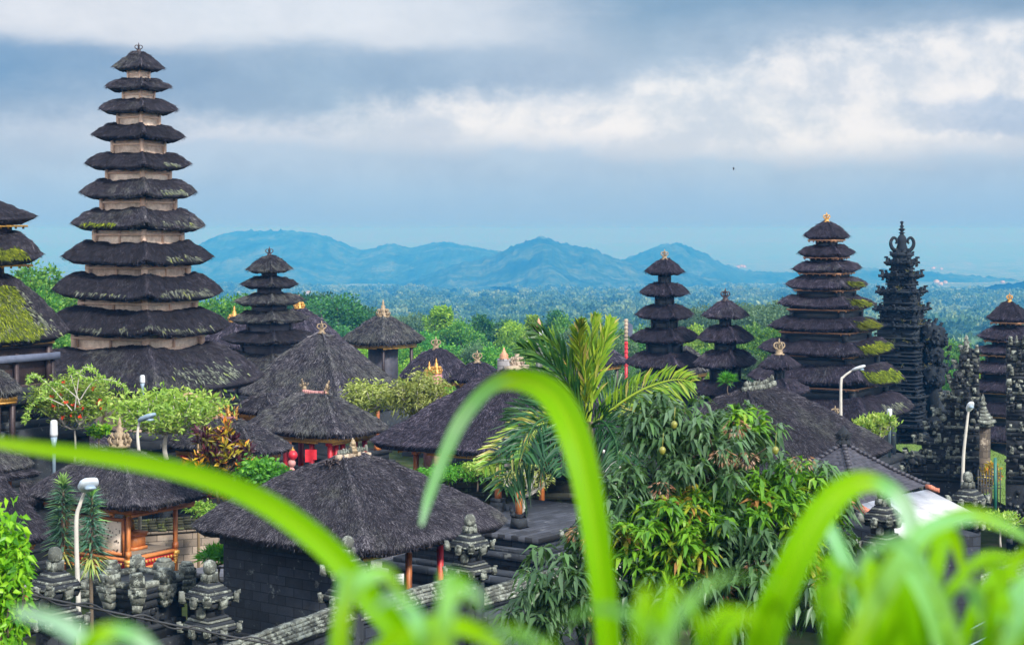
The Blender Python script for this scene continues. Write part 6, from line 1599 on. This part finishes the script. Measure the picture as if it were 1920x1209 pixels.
# ------------------------------------------------------------------ mango tree
def mango():
    Y0 = 29.0; k = Y0/F
    root = thing('mango_tree', (xat(1345, Y0), Y0, -11.2), 'big mango tree with drooping glossy leaves and lime green new growth', 'tree')
    trunk = MB(); b = np.array((xat(1352, Y0), Y0+.3, -11.2)); f0 = at(1352, 985, Y0+.3)
    tube(trunk, smooth_path([b, (b+f0)/2+np.array((.1, 0, 0)), f0], 8), np.linspace(.2, .12, 8), 9)
    # crown volume as photo ellipses (cx, cy, rx, ry, depth offset)
    vol = [(1290, 810, 105, 72, .4), (1400, 800, 62, 45, .6), (1230, 790, 70, 55, .3), (1350, 880, 130, 80, 0), (1190, 930, 75, 75, -.1), (1250, 1000, 120, 80, -.5), (1130, 1020, 75, 65, -.6), (1060, 1085, 90, 75, -.8), (1010, 1150, 60, 60, -.9),
           (1340, 1000, 120, 85, -.4), (1470, 930, 105, 70, .2), (1520, 900, 70, 45, .4), (1430, 1010, 110, 75, -.3), (1540, 985, 70, 80, .1), (1180, 1120, 130, 90, -.7), (1330, 1110, 130, 90, -.7), (1470, 1100, 120, 90, -.4), (1560, 1070, 70, 80, 0)]
    tw = np.array([v[2]*v[3] for v in vol], float); n = 1150
    idx = rng.choice(len(vol), n, p=tw/tw.sum())
    lv = MB(); limb = MB(); knots = [at(cx, cyy, Y0+dz+.3) for cx, cyy, rx, ry, dz in vol]
    for q in knots:
        tube(limb, smooth_path([f0+np.array((0, 0, -.2)), (f0*.45+q*.55)+np.array((0, .1, -.25)), q], 9), np.linspace(.085, .035, 9), 6)
    lime = [(1255, 1010, 78), (1310, 950, 50), (1200, 1035, 50), (1450, 935, 66), (1490, 915, 50), (1520, 1050, 40), (1410, 780, 30), (1180, 985, 24), (1430, 790, 22), (1545, 965, 30)]
    for j in idx:
        cx, cyy, rx, ry, dz = vol[j]; d = sphere_pts(1)[0]; r = rng.random()**.35
        px, py, off = cx+d[0]*rx*r, cyy-d[2]*ry*r, dz+d[1]*r*rx*k*.85
        p = at(px, py, Y0+off)
        if rng.random() < .55: tube(limb, smooth_path([knots[j], (knots[j]+p)/2+np.array((0, 0, -.06)), p], 5), np.linspace(.022, .008, 5), 4, cap=False)
        isl = any((px-a)**2+(py-b_)**2 < s*s for a, b_, s in lime) and d[1] < .35
        m = rng.integers(9, 15)+(6 if isl else 0); a = rng.random(m)*6.28; el = rng.normal(-.15 if not isl else .0, .42, m)
        D = np.stack((np.cos(a)*np.cos(el), np.sin(a)*np.cos(el), np.sin(el)), -1)
        base = (.72+rng.normal(0, .05)) if isl else (.38+rng.normal(0, .12))
        if isl and rng.random() < .08: base = .93
        c = np.clip(base+rng.normal(0, .06 if isl else .12, m), 0, .99 if isl else .58)
        leaves(lv, p+D*.03+rng.normal(0, .03, (m, 3)), D, rng.uniform(.18, .33, m), rng.uniform(.065, .10, m), c, fold=.22, droop=.55 if not isl else .4, up=np.array((0, 0, 1.0)))
    trunk.build('trunk', BARK, root, True); limb.build('limbs', BARK, root, True); lv.build('foliage', L_MANGO, root)
    DRY = mat_leaf('dry_flower', [(0, (.14, .06, .03)), (.6, (.32, .17, .10)), (1, (.5, .36, .26))], .9, .15, .1, (1.2, 1, .8))
    for (px, py) in ((1240, 915), (1355, 855), (1400, 860), (1505, 865), (1110, 1020), (1085, 1000), (1350, 1105), (1420, 1060), (1110, 1125), (1545, 1095), (1480, 1075), (1380, 800)):
        m = MB(); p = at(px, py, Y0-1.05); n = 60; d = sphere_pts(n)*np.array((.16, .12, .11)); leaves(m, p+d, d+np.array((0, 0, -.12)), rng.uniform(.05, .12, n), .016, rng.random(n), simple=True); m.build('dry_flower_spray', DRY, root)
    MF = mat_plain('mango_skin', (.10, .16, .02), (.30, .26, .05), .4, 6)
    for (px, py) in ((1264, 797), (1242, 845), (1454, 845), (1105, 1160)):
        p = at(px, py, Y0-1.1); m = MB(); lathe(m, p-np.array((0, 0, .06)), [(.05*math.sin(a)*(1.1 if a > 1.5 else .95), .065*(1-math.cos(a))) for a in np.linspace(.15, 3.0, 8)], 10); tube(m, [p+np.array((0, 0, .06)), p+np.array((.02, .05, .28))], .006, 4); m.build('mango_fruit', MF, root, True)
mango()

# ------------------------------------------------------------------ tall grass close to the camera
def mat_blade():
    m, g = new_mat('grass_blade'); a = attr(g); v = obj_vec(g); n = g.noise(v, 9, 5, .6)
    col = g.ramp(g.m('ADD', a, g.m('MULTIPLY', g.m('SUBTRACT', n, .5), .10)), [(0, (0.05, 0.22, 0.0)), (.35, (0.165, 0.40, 0.0)), (.55, (0.24, 0.43, 0.006)), (.8, (0.20, 0.50, 0.20)), (1, (0.46, 0.64, 0.55))])
    g.put(g.b.inputs['Base Color'], col); g.b.inputs['Roughness'].default_value = .5; g.b.inputs['Specular IOR Level'].default_value = .1
    tr = g.n('ShaderNodeBsdfTranslucent'); g.put(tr.inputs[0], g.mix(1.0, col, (1.3, 1.25, .3), 'MULTIPLY'))
    mx = g.n('ShaderNodeMixShader'); mx.inputs[0].default_value = .42; g.put(mx.inputs[1], g.b.outputs[0]); g.put(mx.inputs[2], tr.outputs[0]); g.put(g.out.inputs[0], mx.outputs[0])
    return m
BLADE = mat_blade()
def blade(parent, pts, widths, cols, face=(0, -1, .35), twist=0.0, n=40):
    """arching blade with a folded midrib. pts: (px, py, distance) along its length; widths in photo px at that distance"""
    Pp = np.array([at(x, y, d) for x, y, d in pts]); t = np.linspace(0, len(pts)-1, n); i = np.arange(len(pts)); P = smooth_path(Pp, n)
    if pts[0][1] > 1400:                          # straight stalk up from the ground, then the arching blade
        m_ = n//5; P = np.concatenate((Pp[0]+(Pp[1]-Pp[0])*np.linspace(0, 1, m_, endpoint=False)[:, None], smooth_path(Pp[1:], n-m_)))
        t = np.concatenate((np.linspace(0, 1, m_, endpoint=False), np.linspace(1, len(pts)-1, n-m_)))
    W = np.interp(t, i, widths)*np.interp(t, i, [p[2] for p in pts])/F; C = np.interp(t, i, cols)
    T = nrm(np.gradient(P, axis=0)); S = nrm(np.cross(T, np.array(face, float)))
    for k in range(1, n):
        if S[k] @ S[k-1] < 0: S[k] = -S[k]
    N = np.cross(S, T); f = np.linspace(0, 1, n); ang = twist*f
    Sx = S*np.cos(ang)[:, None]+N*np.sin(ang)[:, None]; Nx = np.cross(Sx, T)
    rows = []
    US = np.linspace(-1, 1, 13)
    for u in US:
        rows.append(P+Sx*(W*u/2)[:, None]+Nx*(W*.16*abs(u)**1.3)[:, None])
    V = np.stack(rows, 1).reshape(-1, 3); q = np.arange(n-1)[:, None]*13; j = np.arange(12)[None]
    vein = np.where(np.abs(US) < .1, .13, np.where(np.arange(13) % 2 == 0, -.035, .035))+.05*np.sin(np.arange(n)*.9)[:, None]*rng.normal(0, .5, (n, 13))
    mb = MB(); mb.add(V, np.stack((q+j, q+j+1, q+14+j, q+13+j), -1).reshape(-1, 4), c=np.clip(np.repeat(C, 13)+vein.ravel(), 0, 1))
    return mb.build('blade', BLADE, parent, True)
def clump(label, px, d, blades_, group=None):
    gx = xat(px, d); root = thing('tall_grass', (gx, d, float(ground_z(gx, d))), label, 'grass', group)
    gz = float(ground_z(gx, d))
    for (pts, w, c, *rest) in blades_:
        foot = (pts[0][0], pts[0][1], pts[0][2])
        if pts[0][1] > 1180:                      # carry the blade down to the ground it grows from
            dd = pts[0][2]; low = HY-(gz)/dd*F; pts = [(pts[0][0]*.5+px*.5, low, dd)]+list(pts); w = [w[0]*.7]+list(w); c = [c[0]]+list(c)
        blade(root, pts, w, c, *rest)
    return root
clump('long grass blade arching in from lower centre to the left edge', 770, 2.5, [
    ([(775, 1215, 2.5), (700, 1130, 2.5), (615, 1030, 2.52), (500, 945, 2.55), (380, 895, 2.6), (230, 862, 2.65), (80, 842, 2.7), (-60, 822, 2.75)], [46, 50, 48, 44, 38, 32, 26, 18], [.22, .30, .36, .38, .38, .40, .46, .6])])
clump('grass blade curling over in an upside-down U with a pale drooping tip', 1140, 2.9, [
    ([(1142, 1215, 2.9), (1128, 1080, 2.9), (1105, 930, 2.92), (1078, 820, 2.95), (1040, 745, 3.0), (985, 714, 3.05), (925, 722, 3.1), (870, 780, 3.15), (835, 850, 3.18), (805, 930, 3.2), (790, 985, 3.2)],
     [44, 48, 54, 60, 56, 42, 26, 28, 24, 18, 6], [.30, .33, .36, .38, .38, .40, .70, .90, .82, .82, .9], (0, -1, .15))])
clump('broad bright grass blade bending right with a whitish folded tip', 1425, 2.3, [
    ([(1428, 1215, 2.3), (1450, 1140, 2.3), (1490, 1050, 2.3), (1540, 960, 2.32), (1590, 912, 2.35), (1640, 905, 2.4), (1690, 940, 2.42), (1712, 1010, 2.42), (1722, 1100, 2.4), (1728, 1200, 2.38)],
     [68, 66, 62, 56, 46, 32, 34, 36, 38, 36], [.25, .30, .34, .38, .40, .62, .97, .92, .82, .72], (0, -1, .2))])
def clutter():
    g = np.random.default_rng(8)
    def rb(px, d, spread, h, n, w, lab, pale=.3, lean=0.0, grp=None):
        bl = []
        for k in range(n):
            x0 = px+g.normal(0, spread*.35); top = 1209-h*g.uniform(.45, 1.05); dx = g.normal(lean, spread*.8); dd = d*g.uniform(.9, 1.15)
            fall = g.uniform(.1, .65)*h
            c = .72 if g.random() < pale else .34
            pts = [(x0, 1225, dd), (x0+dx*.25, (1209+top)/2, dd), (x0+dx*.62, top+8, dd*1.01), (x0+dx*.95, top+fall*.22, dd*1.02), (x0+dx*1.25, top+fall, dd*1.03)]
            ww = w*g.uniform(.6, 1.25)
            cc = [c-.12, c, c+g.normal(0, .08), c+.1, c+.15]
            bl.append((pts, [ww*.8, ww, ww*.9, ww*.7, ww*.12], [float(np.clip(v+g.normal(0, .05), 0.05, 1)) for v in cc], (g.normal(0, .3), -1, g.uniform(-.1, .7)), g.normal(0, .6)))
        clump(lab, px, d, bl, grp)
    rb(1700, 2.3, 120, 225, 8, 36, 'thick blurred tuft of grass below the white sheet roof', .45)
    rb(1810, 1.9, 130, 200, 8, 34, 'blurred pale tuft of grass at lower right', .45, 30)
    rb(1610, 2.0, 90, 170, 5, 28, 'blurred short tuft to the right of the broad bright blade', .35, 20)
    rb(1890, 1.9, 90, 170, 5, 28, 'blurred grass at the lower right corner', .35, 40)
    rb(1235, 1.5, 110, 150, 5, 24, 'blurred green tuft between the U-shaped blade and the broad blade', .3)
    rb(1350, 1.6, 80, 120, 4, 22, 'small blurred tuft left of the broad bright blade', .2)
    rb(825, 1.5, 90, 150, 5, 30, 'blurred pale green tuft right of the long arching blade', .6)
    rb(640, 2.0, 50, 140, 3, 22, 'blurred thin drooping tuft left of the long arching blade', .3, -10)
    rb(1020, 1.5, 80, 40, 3, 20, 'low blurred tuft at the bottom centre', .1)
clutter()
clump('pale and yellow-green grass tips at the lower left corner', 240, 1.7, [
    ([(240, 1260, 1.7), (200, 1225, 1.7), (150, 1190, 1.7), (95, 1160, 1.72), (30, 1146, 1.75)], [30, 34, 34, 30, 16], [.8, .85, .9, .9, .95]),
    ([(150, 1260, 1.65), (165, 1215, 1.65), (190, 1190, 1.65), (225, 1185, 1.67), (265, 1200, 1.7), (310, 1245, 1.7)], [30, 34, 34, 32, 30, 14], [.38, .38, .45, .75, .9, .9])])
clump('bright grass stem arching low between the lower centre and the U-shaped blade', 900, 1.9, [
    ([(690, 1240, 1.9), (740, 1195, 1.9), (810, 1172, 1.9), (880, 1178, 1.92), (940, 1215, 1.95)], [26, 34, 36, 34, 20], [.35, .4, .4, .42, .5]),
    ([(640, 1225, 1.8), (650, 1130, 1.8), (680, 1085, 1.8), (725, 1078, 1.82), (760, 1120, 1.85)], [22, 30, 34, 30, 8], [.4, .6, .7, .62, .55])])
clump('long grass blade reaching past the white shed to the right edge', 1700, 1.9, [
    ([(1660, 1225, 2.2), (1680, 1110, 2.2), (1730, 1010, 2.22), (1800, 968, 2.25), (1860, 975, 2.28), (1930, 1010, 2.3)], [30, 36, 36, 32, 26, 12], [.3, .36, .4, .45, .62, .7]),
    ([(1590, 1225, 1.8), (1640, 1130, 1.8), (1690, 1050, 1.8), (1745, 985, 1.82), (1830, 970, 1.85)], [30, 44, 40, 30, 12], [.5, .62, .7, .75, .8])])
make_haze()
